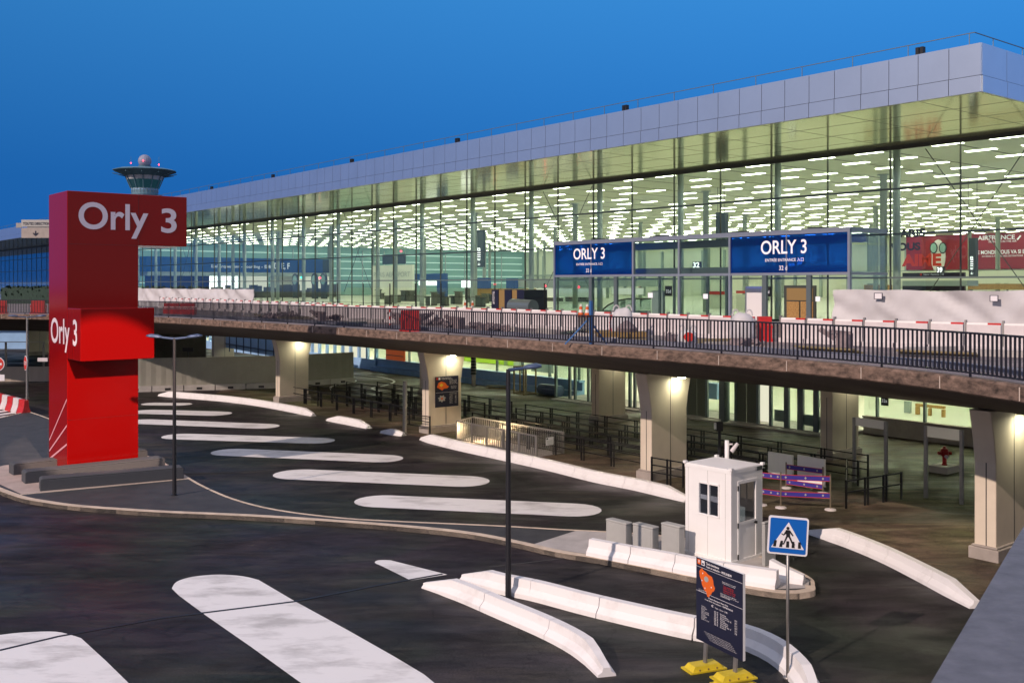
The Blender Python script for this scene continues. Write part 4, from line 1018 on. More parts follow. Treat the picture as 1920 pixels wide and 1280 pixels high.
# cabinets
def cabinet(xa, ya, xb, xc, ytop, lab, z=ZI):
    a = spot(xb, ya, z); dl = bl
    u = (xa-960)/F; w = (u*a.y-a.x)/(dl.x-u*dl.y); u = (xc-960)/F; dd = (u*a.y-a.x)/(br.x-u*br.y)
    top = zat(ytop, a.y); t = thing('utility_cabinet', lab, 'cabinet', a, 'grey utility cabinets beside the guard booth')
    B = [a, a+dl*w, a+dl*w+br*dd, a+br*dd]
    b_ = MB(); b_.hexa(B, [v+Vector((0,0,top-z-.07)) for v in B]); b_.obj('cabinet_body', M['cabinet'], t)
    cen = sum(B, Vector())/4; B2 = [v+(v-cen).normalized()*.022+Vector((0,0,top-z-.07)) for v in B]
    b_ = MB(); b_.hexa(B2, [v.lerp(cen+Vector((0,0,top-z-.07)), .03)+Vector((0,0,.06)) for v in B2]); b_.obj('lid', M['cabinet'], t)
    b_ = MB(); b_.hexa([a+dl*.06-br*.006+Vector((0,0,.1)), a+dl*(w-.06)-br*.006+Vector((0,0,.1)), a+dl*(w-.06)+Vector((0,0,.1)), a+dl*.06+Vector((0,0,.1))], [a+dl*.06-br*.006+Vector((0,0,top-z-.14)), a+dl*(w-.06)-br*.006+Vector((0,0,top-z-.14)), a+dl*(w-.06)+Vector((0,0,top-z-.14)), a+dl*.06+Vector((0,0,top-z-.14))]); b_.obj('cabinet_door', M['cabinet'], t)
cabinet(1136, 1030, 1173, 1185.5, 980, 'leftmost grey utility cabinet behind the island separator')
cabinet(1186, 1040, 1223, 1235.5, 988, 'shortest grey utility cabinet, in the middle of the three')
cabinet(1239.5, 1050, 1273, 1284.5, 986, 'rightmost grey utility cabinet, touching the booth')
cabinet(1428, 1062, 1434, 1455, 978, 'narrow tall white cabinet on the far right side of the guard booth')

# camera pole and call post behind the booth
a = spot(1363, 952); a = Vector(((1363-960)/F*29.5, 29.5, ZI)); t = thing('camera_pole', 'white pole with a security camera behind the guard booth', 'camera', a)
ztp = zat(825, 29.5); b = MB(); b.tube(a, (a.x,a.y,ztp), .065, 12); b.obj('pole', M['white_panel'], t, smooth=True)
b = MB(); c_ = Vector((a.x+.16, a.y-.05, zat(838,29.5))); b.tube((a.x,a.y,c_.z+.08), c_+Vector((0,0,.10)), .025, 6); b.tube(c_+Vector((-.03,0,-.12)), c_+Vector((.14,-.05,.13)), .07, 8, .05); b.obj('camera_head', M['white_plastic'], t)
a = spot(1349, 905); t = thing('call_post', 'dark post with a small boxed signal behind the camera pole', 'post', a)
zt2 = zat(790, a.y); b = MB(); b.tube(a, (a.x,a.y,zt2), .06, 8); b.obj('post', M['pole'], t)
b = MB(); b.lbox(a.x-.15,a.x+.10,a.y-.18,a.y+.05,zt2-.35,zt2); b.obj('signal_box', M['black'], t); b = MB(); b.lbox(a.x-.22,a.x-.15,a.y-.14,a.y,zt2-.28,zt2-.04); b.obj('white_plate', M['white_panel'], t)

# ================================================================== LAMP POSTS
def lamp_post(x, yb_, yt, lab, arms, z=0, r=.075, m='pole', D=None):
    a = spot(x, yb_, z) if D is None else Vector(((x-960)/F*D, D, z)); zt = zat(yt, a.y)
    t = thing('lamp_post', lab, 'street lamp', a)
    b_ = MB(); b_.tube(a, (a.x,a.y,zt), r, 12, r*.72); b_.tube(a, a+Vector((0,0,.03)), r*1.6, 12); b_.obj('pole', M[m], t, smooth=False)
    for (dx, dz_) in arms:
        s_ = 1 if dx > 0 else -1; tip = Vector((a.x+dx, a.y, zt+dz_)); mid = Vector((a.x+dx*.45, a.y, zt+dz_*.35))
        ba = MB(); ba.tube((a.x,a.y,zt-.02), mid, .045, 8, .04); o_ = ba.obj('arm', M['lamp_blue'], t)
        bh = MB(); pr = [(0,.035,.05),(.25,.10,.09),(.7,.17,.10),(1,.10,.05)]
        L_ = (tip-mid); sd2 = Vector((0,1,0)); vs = []; n = 8
        for f, w, h in pr:
            c = mid + L_*f
            vs += [c + sd2*w*math.cos(k*2*math.pi/n) + Vector((0,0,h*(1 if math.sin(k*2*math.pi/n) > 0 else .45)))*math.sin(k*2*math.pi/n) for k in range(n)]
        bh.add(vs, [tuple(range(n)), tuple(range(3*n,4*n))] + [(i*n+k,i*n+(k+1)%n,(i+1)*n+(k+1)%n,(i+1)*n+k) for i in range(3) for k in range(n)])
        bh.obj('lamp_head', M['lamp_blue'], t, smooth=True)
    return t
lamp_post(953, 1121, 692, 'single arm lamp post in the middle of the foreground between two separators', [(.83,.07)])
lamp_post(327, 928, 634, 'double arm lamp post on the island right of the red pylon', [(-1.0,.08),(1.0,.08)], z=ZI)
lamp_post(51, 0, 594, 'double arm lamp post behind the stop sign at the far left', [(-1.3,.07),(1.3,.07)], D=68, m='galv', r=.09)
a = spot(759, 812); t = MB(); t.tube(a, (a.x,a.y,zat(714,a.y)), .11, 14); t.tube(a, a+Vector((0,0,.02)), .16, 14)
tag(t.obj('steel_post', M['galv']), 'thick bare steel post standing by the queue lanes left of the second pier', 'post')

# ================================================================== ROAD SIGNS
a = spot(1477, 1272); t = thing('pedestrian_crossing_sign', 'square blue pedestrian crossing sign on a thin grey pole in the foreground', 'road sign', a)
D = a.y; zc = zat(1003, D); b = MB(); b.tube(a, (a.x,a.y,zc+.3), .032, 12); b.tube(a, a+Vector((0,0,.05)), .09, 10); b.obj('pole', M['galv'], t, smooth=True)
xd = Vector((.985,-.17,0)).normalized(); nr = xd.cross(Vector((0,0,1))); hw = .385; hh = .375
def rrect(w, h, r, n=5):
    o = []
    for cx, cy, a0 in ((w-r,h-r,0),(-w+r,h-r,90),(-w+r,-h+r,180),(w-r,-h+r,270)):
        o += [(cx+r*math.cos(R(a0+90*i/n)), cy+r*math.sin(R(a0+90*i/n))) for i in range(n+1)]
    return o
# keep the plate's slight clockwise lean
lean = R(-3.0); upv = (Vector((0,0,1))*math.cos(lean) + xd*math.sin(-lean)*-1).normalized(); xv = (xd*math.cos(lean) + Vector((0,0,1))*math.sin(lean)).normalized(); upv = nr.cross(xv).normalized()
og = Vector((a.x, a.y, zc)) + nr*.05
def plate(pts, m, nm, pr, th_, par):
    n = len(pts); b_ = MB(); base = [og+xv*p_[0]+upv*p_[1]+nr*pr for p_ in pts]
    b_.add([v-nr*th_ for v in base]+base, [tuple(range(n)), tuple(range(2*n-1,n-1,-1))]+[(i,(i+1)%n,n+(i+1)%n,n+i) for i in range(n)]); return b_.obj(nm, M[m], par)
pt = plate(rrect(hw,hh,.05), 'white_print', 'sign_plate', 0, .03, t)
plate(rrect(hw-.035,hh-.035,.03), 'sign_blue', 'blue_field', .006, .004, pt)
plate([(-.315,-.245),(.315,-.245),(0,.275)], 'white_print', 'white_triangle', .011, .004, pt)
for i in range(5):
    x = -.24+i*.12; plate([(x-.042,-.225),(x+.018,-.225),(x+.018+(.012 if i<2 else -.012),-.10),(x-.028+(.012 if i<2 else -.012),-.10)] if i != 2 else [(-.03,-.225),(.03,-.225),(.026,-.10),(-.026,-.10)], 'black', 'crossing_stripe', .015, .003, pt)
plate([(.030*math.cos(R(24*i))-.01, .030*math.sin(R(24*i))+.155) for i in range(15)], 'black', 'pictogram', .016, .003, pt)
for pts in ([(-.045,.12),(.03,.12),(.04,-.02),(-.035,-.02)], [(-.035,.00),(.0,-.0),(-.07,-.17),(-.12,-.17),(-.12,-.155),(-.085,-.145)], [(.0,-.0),(.04,-.0),(.115,-.15),(.14,-.145),(.14,-.165),(.09,-.17)], [(-.045,.12),(-.03,.085),(-.085,.03),(-.13,.05),(-.13,.03),(-.085,.005),(-.02,.06)], [(.03,.12),(.105,.02),(.085,.005),(.01,.09)]):
    plate(pts, 'black', 'pictogram', .0165, .003, pt)
# taxi fare board on yellow feet
A = spot(1325, 1236); B_ = spot(1392, 1262); d = (B_-A).normalized(); 
u0 = Vector(((1306-960)/F*A.y, A.y, 0))
# board foot line: left corner x=1306, right corner x=1393
ang = math.atan2(-.88, .47); d = Vector((math.cos(ang), math.sin(ang), 0)); nb = d.cross(Vector((0,0,1)))
Dl = 20.35
Pl = Vector(((1306-960)/F*Dl, Dl, 0)); uR = (1393-960)/F; wB = (uR*Pl.y-Pl.x)/(d.x-uR*d.y)
zl1 = zat(1043, Dl); zl0 = zat(1196, Dl)
bd = thing('taxi_fare_board', 'dark blue taxi fare board with an orange map standing on yellow rubber feet', 'notice board', Vector((Pl.x,Pl.y,0))+d*wB/2)
b = MB(); B = [Pl, Pl+d*wB, Pl+d*wB-nb*.06, Pl-nb*.06]; B = [Vector((v.x,v.y,zl0)) for v in B]; b.hexa(B, [Vector((v.x,v.y,zl1)) for v in B]); bp_ = b.obj('panel', M['white_panel'], bd)
hB = zl1-zl0
O = Vector((Pl.x, Pl.y, zl0))
flat(rect(0.0,wB,0,hB), O, d, M['navy'], bp_, 'printed_face', proud=.006, thick=.005)
def bt(body, m, fx, fy, fw, fh, bold=0):    # fractions of the board, from the top left
    return txt(body, M[m], O + d*(fx*wB) + Vector((0,0,(1-fy-fh)*hB)), d, fw*wB, fh*hB, bp_, 'lettering', bold, proud=.011)
flat(rect(.03*wB,.10*wB,.925*hB,.985*hB), O, d, M['orange'], bp_, 'orange_square', proud=.009)
flat(rect(.12*wB,.19*wB,.925*hB,.985*hB), O, d, M['white_print'], bp_, 'taxi_symbol', proud=.009)
flat(rect(.135*wB,.175*wB,.935*hB,.955*hB), O, d, M['navy'], bp_, 'taxi_symbol_car', proud=.012)
bt('1', 'white_print', .055, .025, .02, .03, .02)
bt('Taxis banlieue', 'white_print', .22, .018, .29, .028, .02); bt('Taxis to suburbs - 郊区出租车', 'white_print', .22, .055, .56, .03, .02)
for f in (.895, .60): flat(rect(0.0,wB,(f-.003)*hB,f*hB), O, d, M['white_print'], bp_, 'rule', proud=.009)
mp_ = [(.10,.84),(.13,.86),(.16,.84),(.22,.83),(.27,.81),(.35,.80),(.38,.76),(.39,.71),(.42,.68),(.40,.64),(.36,.62),(.33,.58),(.30,.57),(.30,.545),(.25,.54),(.23,.585),(.19,.60),(.16,.63),(.13,.66),(.12,.70),(.08,.75),(.07,.81)]
flat([(x*wB, (y+.03)*hB) for x, y in mp_], O, d, M['orange'], bp_, 'map', proud=.009)
flat([((.23+.05*math.cos(a_))*wB, (.775+.035*math.sin(a_))*hB) for a_ in [math.pi*2*i/9 for i in range(9)]], O, d, M['cabinet'], bp_, 'map_centre', proud=.012)
bt('PARIS', 'navy', .19, .215, .08, .016)
for x, y in ((.15,.85-.02),(.13,.74),(.20,.66),(.34,.70)): flat([((x+.01*math.cos(a_))*wB, (y+.01*math.sin(a_))*hB) for a_ in [math.pi*2*i/6 for i in range(6)]], O, d, M['white_print'], bp_, 'map_dot', proud=.012)
bt('Taxis conventionnés\nRégion Île-de-France', 'white_print', .06, .37, .17, .03)
bt('Stationnement interdit\nUnauthorised parking', 'white_print', .58, .17, .28, .03)
bt('Taxis clandestins\n0 800 - 01 48 04\nPréfecture de Police\nVous êtes ici - here', 'red_print', .60, .215, .26, .085)
bt('Prix du trajet affiché\nThe fare shown is fixed\n出租车价格', 'white_print', .54, .315, .38, .045)
bt("Départ d'aéroport Paris Orly", 'white_print', .28, .43, .42, .022, .015); bt('From Paris Orly airport - 巴黎奥利机场', 'white_print', .20, .46, .60, .022, .015)
bt('€', 'white_print', .34, .50, .05, .030); bt('Tarifs - Fares - 价格', 'white_print', .42, .51, .27, .022)
for fx, w_, n_ in ((.12,.17,9), (.40,.09,9), (.53,.24,8), (.84,.05,6)):
    bt('\n'.join(random.choice(('Zone A 35 €','Zone B 42 €','Massy','Antony','Rungis','Versailles','Créteil','Sceaux')) if w_ > .1 else random.choice(('35 €','42 €','28 €','55 €')) for _ in range(n_)), 'white_print', fx, .56, w_, .17)
for i in range(5): bt('Tarifs en vigueur, bagages compris, suppléments affichés dans le véhicule', 'white_print', .18+.03*i, .86+.019*i, .58, .011)
for f, lab in ((.16,0),(.80,1)):
    pb = Pl + d*(f*wB) - nb*.03
    b = MB(); b.hexa([pb+d*x+nb*y for x, y in ((-.045,.02),(.045,.02),(.045,-.02),(-.045,-.02))], [Vector((v.x,v.y,zl0+.25)) for v in [pb+d*x-nb*.0+nb*(y-.05) for x, y in ((-.045,.02),(.045,.02),(.045,-.02),(-.045,-.02))]]); b.obj('leg', M['galv'], bd)
    ft = pb + nb*.02
    fx_ = (d*.45 - nb*.9).normalized(); fy_ = Vector((-fx_.y, fx_.x, 0)); fx_, fy_ = Vector((.93,.36,0)).normalized(), Vector((-.36,.93,0)).normalized()
    for lay in range(1 if lab == 0 else 2):
        z0 = lay*.12; b = MB()
        for a_, w_, zz0, zz1, sh in ((.42,.20,z0,z0+.03,1),(.36,.17,z0+.03,z0+.12,.80)):
            bs = [ft+fx_*x+fy_*y for x, y in ((-a_,-w_),(a_,-w_),(a_,w_),(-a_,w_))]; tp = [ft+fx_*x*sh+fy_*y*sh for x, y in ((-a_,-w_),(a_,-w_),(a_,w_),(-a_,w_))]
            b.hexa([Vector((v.x,v.y,zz0)) for v in bs], [Vector((v.x,v.y,zz1)) for v in tp])
        o_ = b.obj('rubber_foot', M['yellow'], bd)
        b = MB()
        for x in (-.2,0,.2): bs = [ft+fx_*(x+e1)+fy_*(-.172+e2) for e1, e2 in ((-.012,-.004),(.012,-.004),(.012,.01),(-.012,.01))]; b.hexa([Vector((v.x,v.y,z0+.035)) for v in bs], [Vector((v.x,v.y,z0+.07)) for v in bs])
        b.obj('grip_slot', M['mustard'], o_)
# stop sign and no entry sign at the far left
def octo(r): return [(r*math.cos(R(22.5+45*i)), r*math.sin(R(22.5+45*i))) for i in range(8)]
a = spot(50.5, 777); a.z = 0; t = thing('stop_sign', 'red stop sign turned sideways on a grey pole near the island tip', 'road sign', a)
b = MB(); b.tube(a, (a.x,a.y,zat(668,a.y)), .055, 8); b.obj('pole', M['galv'], t)
xd2 = Vector((.40,-.916,0)).normalized() ; xd2 = Vector((.60,-.80,0)); og2 = Vector((a.x, a.y, zat(680.5,a.y))) + xd2.cross(Vector((0,0,1)))*.08
s1 = flat(octo(.46), og2, xd2, M['white_print'], t, 'sign_plate', thick=.03); flat(octo(.42), og2, xd2, M['red_print'], s1, 'red_field', proud=.012)
txt('STOP', M['white_print'], og2-xd2*.32-Vector((0,0,.12)), xd2, .64, .24, s1, 'lettering', .02, proud=.02)
b = MB(); b.lbox(a.x+.35,a.x+.95,a.y+.6,a.y+.65,zat(679,a.y)-.0,zat(672,a.y)); tag(b.obj('traffic_signal_plate', M['white_plastic']), 'small pale plate with a red round mark beside the stop sign', 'sign')
b = MB()
a = spot(-3, 790); a.z = 0; t = thing('no_entry_sign', 'round red sign cut by the left edge of the picture', 'road sign', a)
b = MB(); b.tube(a, (a.x,a.y,zat(668,a.y)), .055, 8); b.obj('pole', M['galv'], t)
og2 = Vector((a.x, a.y-.1, zat(682,a.y))); s1 = flat([(.40*math.cos(R(20*i)), .40*math.sin(R(20*i))) for i in range(18)], og2, (1,0,0), M['white_print'], t, 'sign_plate', thick=.02)
flat([(.36*math.cos(R(20*i)), .36*math.sin(R(20*i))) for i in range(18)], og2, (1,0,0), M['red_print'], s1, 'red_field', proud=.012); flat(rect(-.25,.25,-.06,.06), og2, (1,0,0), M['white_print'], s1, 'white_bar', proud=.02)
flat(rect(-.35,.40,-.95,-.60), og2, (1,0,0), M['white_print'], t, 'lower_plate', thick=.02)
# red and white water barriers
path = [spot(-22,757), spot(50,778)]
for i in range(7):
    c = path[0].lerp(path[1], (i+.5)/7); dd = (path[1]-path[0]).normalized(); n_ = Vector((-dd.y,dd.x,0)); hL = (path[1]-path[0]).length/7*.47
    b = MB()
    for w0, w1, z0, z1 in ((.26,.26,0,.12),(.26,.15,.12,.45),(.15,.11,.45,.88)):
        B = [c+dd*x+n_*y for x, y in ((-hL,-w0),(hL,-w0),(hL,w0),(-hL,w0))]; T = [c+dd*x+n_*y for x, y in ((-hL,-w1),(hL,-w1),(hL,w1),(-hL,w1))]
        b.hexa([Vector((v.x,v.y,z0)) for v in B], [Vector((v.x,v.y,z1)) for v in T])
    tag(b.obj('water_barrier', M['red_plastic'] if i % 2 == 0 else M['white_plastic']), ('red' if i % 2 == 0 else 'white') + ' plastic barrier in the alternating row beside the stop sign', 'barrier', 'red and white barriers by the stop sign')
# overhead direction sign
t = thing('overhead_sign', 'white overhead direction sign with a down arrow at the left above the roadway', 'road sign', (-50,104,0))
D = 104; 
def dr(m, x0, x1, y0, y1, dy=0, nm='panel', th_=.15):
    b_ = MB(); b_.lbox((x0-960)/F*D, (x1-960)/F*D, D+dy, D+dy+th_, zat(y1,D), zat(y0,D)); return b_.obj(nm, M[m], t)
dr('cabinet', 40, 150, 412, 425, nm='upper_panel'); dr('pier_plinth', 40, 150, 427.5, 446, nm='lower_panel'); dr('galv', 30, 40, 418, 427, nm='bracket'); dr('galv', 50, 150, 425, 427.5, .1, 'frame_bar')
dr('galv', 148, 151, 412, 700, .2, 'mast')
txt('TOUTES DIRECTIONS', M['navy'], ((43-960)/F*D, D, zat(422,D)), (1,0,0), (96-43)/F*D, .30, t, 'lettering', .02, proud=.02)
flat([((x-67)/F*D, (436.5-y)/F*D) for x, y in ((65.7,433),(68.3,433),(68.3,438),(72,436),(72,438.5),(67,443),(62,438.5),(62,436),(65.7,438))], ((67-960)/F*D, D, zat(436.5,D)), (1,0,0), M['navy'], t, 'arrow', proud=.02)

# ================================================================== HOARDINGS AND FENCES
def fence_run(pts, z0, z1, nm, label, m, rib=.35, cat='hoarding', foot=True, extra=None):
    t = thing(nm, label, cat, Vector((pts[0][0], pts[0][1], 0)))
    path = resample([Vector((v[0],v[1],0)) for v in pts], rib)
    b = MB(); pr = []
    for i, v in enumerate(path):
        d = (path[min(i+1,len(path)-1)]-path[max(i-1,0)]).normalized(); n_ = Vector((-d.y,d.x,0))
        pr.append(v + n_*(.03 if i % 2 else 0)); 
    vs = []
    for v in pr: vs += [Vector((v.x,v.y,z0)), Vector((v.x,v.y,z1))]
    n = len(pr)
    back_ = []
    for i, v in enumerate(pr):
        d = (path[min(i+1,len(path)-1)]-path[max(i-1,0)]).normalized(); n_ = Vector((-d.y,d.x,0)); w = v+n_*.04; back_ += [Vector((w.x,w.y,z0)), Vector((w.x,w.y,z1))]
    b.add(vs+back_, [(2*i,2*i+2,2*i+3,2*i+1) for i in range(n-1)] + [(2*n+2*i,2*n+2*i+1,2*n+2*i+3,2*n+2*i+2) for i in range(n-1)] + [(2*i+1,2*i+3,2*n+2*i+3,2*n+2*i+1) for i in range(n-1)] + [(0,1,2*n+1,2*n),(2*n-2,2*n-1,4*n-1,4*n-2)])
    b.obj('corrugated_sheet', m, t)
    if foot:
        b = MB(); fp = resample(path, 2.2)
        for a, c in zip(fp, fp[1:]):
            d = (c-a).normalized(); n_ = Vector((-d.y,d.x,0)); B = [a+d*.03-n_*.28, c-d*.03-n_*.28, c-d*.03+n_*.28, a+d*.03+n_*.28]
            b.hexa([Vector((v.x,v.y,0)) for v in B], [Vector((v.x,v.y,z0+.02)) for v in B])
        b.obj('foot_blocks', M['pale_concrete'], t)
        b = MB()
        for a, c in zip(fp, fp[1:]):
            m_ = a.lerp(c,.5); d = (c-a).normalized(); n_ = Vector((-d.y,d.x,0)); B = [m_-d*.2-n_*.29, m_+d*.2-n_*.29, m_+d*.2-n_*.27, m_-d*.2-n_*.27]
            b.hexa([Vector((v.x,v.y,.08)) for v in B], [Vector((v.x,v.y,.24)) for v in B])
        b.obj('lifting_slots', M['black'], t)
    return t
fence_run([spot(225,735), spot(380,731), spot(520,727), spot(663,717)], .38, 2.42, 'site_hoarding', 'tall grey green corrugated hoarding on concrete feet behind the far pier', M['hoarding'])
fence_run([spot(-160,720), spot(-20,717), spot(120,716), spot(235,718)], .05, 1.25, 'low_hoarding', 'low beige corrugated fence behind the stop sign', mat('beige_sheet', (.40,.34,.28), .7), cat='fence', foot=False)
# tall wire frames above the low fence
t = thing('wire_fence', 'tall wire site fence posts above the low beige fence at the far left', 'fence', spot(11,715))
b = MB()
for x in (-60, 11, 82): v = spot(x,716); b.beam(v, v+Vector((0,0,3.2)), .14, .14)
b.obj('post', M['galv'], t); b = MB(); A = spot(-60,716)+Vector((0,0,3.2)); C_ = spot(82,716)+Vector((0,0,3.2)); b.beam(A, C_, .05, .05); b.obj('top_wire', M['galv'], t)
# blue ramp railing seen past the hoarding
for lab, (xa, Da, xb, Db), (z0, z1) in (('blue glazed ramp balustrade behind the hoarding left of the middle distance pier', (250,92,382,98), (2.2,4.6)), ('blue glazed ramp balustrade behind the hoarding right of the middle distance pier', (418,100,560,88), (1.5,4.2))):
    A = Vector(((xa-960)/F*Da, Da, 0)); C_ = Vector(((xb-960)/F*Db, Db, 0)); t = thing('ramp_balustrade', lab, 'balustrade', A)
    b = MB(); b.hexa([A+Vector((0,0,z0)), C_+Vector((0,0,z0-.5)), C_+Vector((0,.1,z0-.5)), A+Vector((0,.1,z0))], [A+Vector((0,0,z1)), C_+Vector((0,0,z1-.3)), C_+Vector((0,.1,z1-.3)), A+Vector((0,.1,z1))]); b.obj('panel', M['blue_dusk'], t)
    b = MB()
    for i in range(11):
        v = A.lerp(C_, i/10); b.beam(v+Vector((0,-.06,z0-.4)), v+Vector((0,-.06,z1-.3*i/10)), .09, .06)
    b.beam(A+Vector((0,-.08,z1-.5)), C_+Vector((0,-.08,z1-.9)), .06, .08); b.beam(A+Vector((0,-.08,z0+.4)), C_+Vector((0,-.08,z0)), .06, .08); b.obj('posts', M['lamp_blue'], t)
t = thing('ramp_wall', 'dark ramp wall with a small dark board behind the hoarding beside the pylon', 'wall', (-33,88,0))
A = Vector(((240-960)/F*88, 88, 0)); C_ = Vector(((385-960)/F*93, 93, 0)); b = MB(); b.hexa([A, C_, C_+Vector((0,.3,0)), A+Vector((0,.3,0))], [v+Vector((0,0,3.3)) for v in (A, C_, C_+Vector((0,.3,0)), A+Vector((0,.3,0)))]); b.obj('wall', M['soffit_concrete'], t)
A = Vector(((342-960)/F*86, 86, zat(659,86))); b = MB(); b.lbox(A.x, A.x+.95, 86, 86.1, A.z, A.z+.34); b.lbox(A.x+.44, A.x+.50, 86, 86.1, 0, A.z); b.obj('dark_board', M['black'], t)
# wing coloured with blue dusk light, under the deck at the far left
t = thing('lower_wing', 'bluish low building wing with a white balcony rail under the deck at the far left', 'building', (-62,118,0))
b = MB(); b.lbox(-95,-40,120,121,0,5.4); b.obj('wall', M['blue_dusk'], t)
b = MB()
for i in range(26):
    x = -75+i*1.0; b.lbox(x,x+.10,118.9,119,3.0,4.2)
b.lbox(-78,-45,118.85,119.05,4.2,4.32); b.lbox(-78,-45,118.85,119.6,2.85,3.0); b.obj('balcony_rail', M['white_panel'], t)
b = MB()
for i in range(9): b.lbox(-76+i*3.4,-74.4+i*3.4,119.9,119.98,3.2,5.0)
b.obj('window', M['lit_cream'] if False else M['tower_metal'], t)
b = MB(); b.lbox(-66,-64,119,119.3,0,5.0); b.obj('buttress', M['blue_dusk'], t)
# dark hedge bank on the deck at the far left
random.seed(5)
b = MB()
hp = resample([W(43,128), W(43,205)], .9)
b.sweep(hp, [(-1.0,0),(-1.0,ZD+1.5),(1.0,ZD+1.5),(1.0,0)])
for i in range(1400):
    v = hp[random.randrange(len(hp))] + Vector((random.uniform(-1,1), random.uniform(-1.1,1.1), ZD+random.uniform(.1,1.75)))
    a_ = Vector((random.gauss(0,1),random.gauss(0,1),random.gauss(0,1))).normalized()*.28; c_ = a_.orthogonal().normalized()*.2
    b.add([v-a_, v+c_, v+a_, v-c_], [(0,1,2,3)])
tag(b.obj('hedge', M['foliage']), 'dark green clipped hedge bank beyond the railing at the far left', 'hedge')

# ================================================================== ON THE DECK
def tarp(label, A, B_, z1, seed, lean=.0):
    t = thing('tarpaulin_screen', label, 'screen', Vector((A.x, A.y, ZD)))
    L_ = (B_-A).length; nx = int(L_/.22); nz = 11; d = (B_-A).normalized(); n_ = Vector((d.y,-d.x,0)); vs = []
    h = z1-ZD
    for s_ in (0, -.05):
        for i in range(nx+1):
            for k in range(nz+1):
                x = i*L_/nx; z = k/nz
                o = noise.noise(Vector((x*.45+z*1.4, z*1.1, seed)))*.34 + noise.noise(Vector((x*1.3-z*2.2, z*1.5, seed+4)))*.14 + abs(noise.noise(Vector((x*.7+z*2.0, z*.6, seed+8))))*-.30
                hh_ = h*z + (noise.noise(Vector((x*.5, 0, seed+2)))*.10 if k == nz else 0)
                vs.append(A + d*x + n_*(o*.8+noise.noise(Vector((x*2.6+z*3, z*3.2, seed+11)))*.07+s_) + Vector((0,0,ZD+hh_-A.z)))
    m = nz+1; N = (nx+1)*m
    fs = [(i*m+k, (i+1)*m+k, (i+1)*m+k+1, i*m+k+1) for i in range(nx) for k in range(nz)]
    b = MB(); b.add(vs, fs + [tuple(N+j for j in f[::-1]) for f in fs]); b.obj('sheet', M['tarp'], t, smooth=True)
    b = MB()
    for i in range(int(L_/3.6)+1):
        v = A + d*min(L_, i*3.6) - n_*.25; b.beam(Vector((v.x,v.y,ZD)), Vector((v.x,v.y,z1-.1)), .05, .05)
    b.obj('support_post', M['galv'], t)
    return t
PT = W(40.5, onq(1562,40.5), 0); QT = W(40.5, 12, 0)
t = tarp('wrinkled white plastic screen on the deck below the red advertising board', PT, QT, zat(543.5, dep(40.5, onq(1562,40.5))), 3)
for x, y in ((1646.5,555), (1863.5,559.5)):
    o_ = qrect('navy', x-8, x+8, y-6, y+6, 40.22, t, 'notice_frame', .03); qrect('white_print', x-6.5, x+6.5, y-5, y+5, 40.19, o_, 'notice_sheet', .02)
tarp('wrinkled white plastic screen on the deck beside the red pylon', W(33,112,0), W(33, onq(473,33), 0), zat(542.5, dep(33, onq(473,33))), 9)
# white traffic panels
bp2 = resample(smooth_path([W(32.5,8), W(32,13), W(31,20), W(31,31), W(31,40), W(29.6,48), W(28.6,56)], 8), 1.12)
proto = thing('site_barrier', 'white site barrier panel with red and white edge strip in the long deck row', 'barrier', (0,0,0), 'white site barriers in a row on the deck')
b = MB(); b.lbox(-.51,.51,-.05,.05,.16,.84); b.obj('panel', M['white_plastic'], proto)
b = MB(); b.lbox(-.54,.54,-.20,.20,0,.16); b.obj('foot', M['white_plastic'], proto)
b = MB(); b.lbox(-.51,-.12,-.03,.03,.84,.90); b.obj('red_strip', M['red_plastic'], proto)
b = MB(); b.lbox(-.12,.51,-.03,.03,.84,.90); b.obj('white_strip', M['white_panel'], proto)
b = MB(); b.lbox(.51,.57,-.06,.06,.1,.98); b.obj('coupling_post', M['galv'], proto)
random.seed(2)
first = True; idx = 0
for i in range(len(bp2)-1):
    a, c = bp2[i], bp2[i+1]; mid = a.lerp(c,.5); d = c-a; rz = math.atan2(d.y,d.x)+random.uniform(-.05,.05)
    if i in (13, 22): continue
    o_ = proto if first else copy_tree(proto)
    o_.location = (mid.x, mid.y, ZD); o_.rotation_euler = (0,0,rz); first = False
# second, further row reaching left
for i in range(22):
    q = 30.5 + .02*i; p = 57+i*1.6
    o_ = copy_tree(proto); o_.location = W(q+1.0, p, ZD); o_.rotation_euler = (0,0,math.atan2(FD.y,FD.x)+random.uniform(-.04,.04)); o_['group'] = 'white site barriers in the far row on the deck'; o_['label'] = 'white site barrier in the far row beside the tarpaulin near the pylon'
# red plastic barriers
for x, yb_, w, n_, lab in ((769,621,38,1.0,'red plastic barrier behind the railing above the second pier'),(1150,629,14,.9,'red plastic barrier left of the first big white bag'),(1433,640,26,.98,'red plastic barrier right of the second big white bag'),(72,588,26,1.0,'red plastic barrier behind the railing left of the pylon'),(322,592,30,.9,'red barrier left of a pair behind the railing by the tarpaulin'),(352,592,30,.9,'red barrier right of a pair behind the railing by the tarpaulin'),(5,588,14,1,'red barrier at the left edge behind the railing')):
    D = (H-ZD)*F/(yb_-HZ); X = (x-960)/F*D; w_ = w/F*D/2; b = MB()
    for z0, z1, a_, c_ in ((0,.12,1,.28),(.12,.5,.94,.2),(.5,.62,1,.22),(.62,.95,.92,.15)): b.lbox(X-w_*a_, X+w_*a_, D-c_, D+c_, ZD+z0, ZD+z1*n_)
    tag(b.obj('water_barrier', M['red_plastic']), lab, 'barrier')
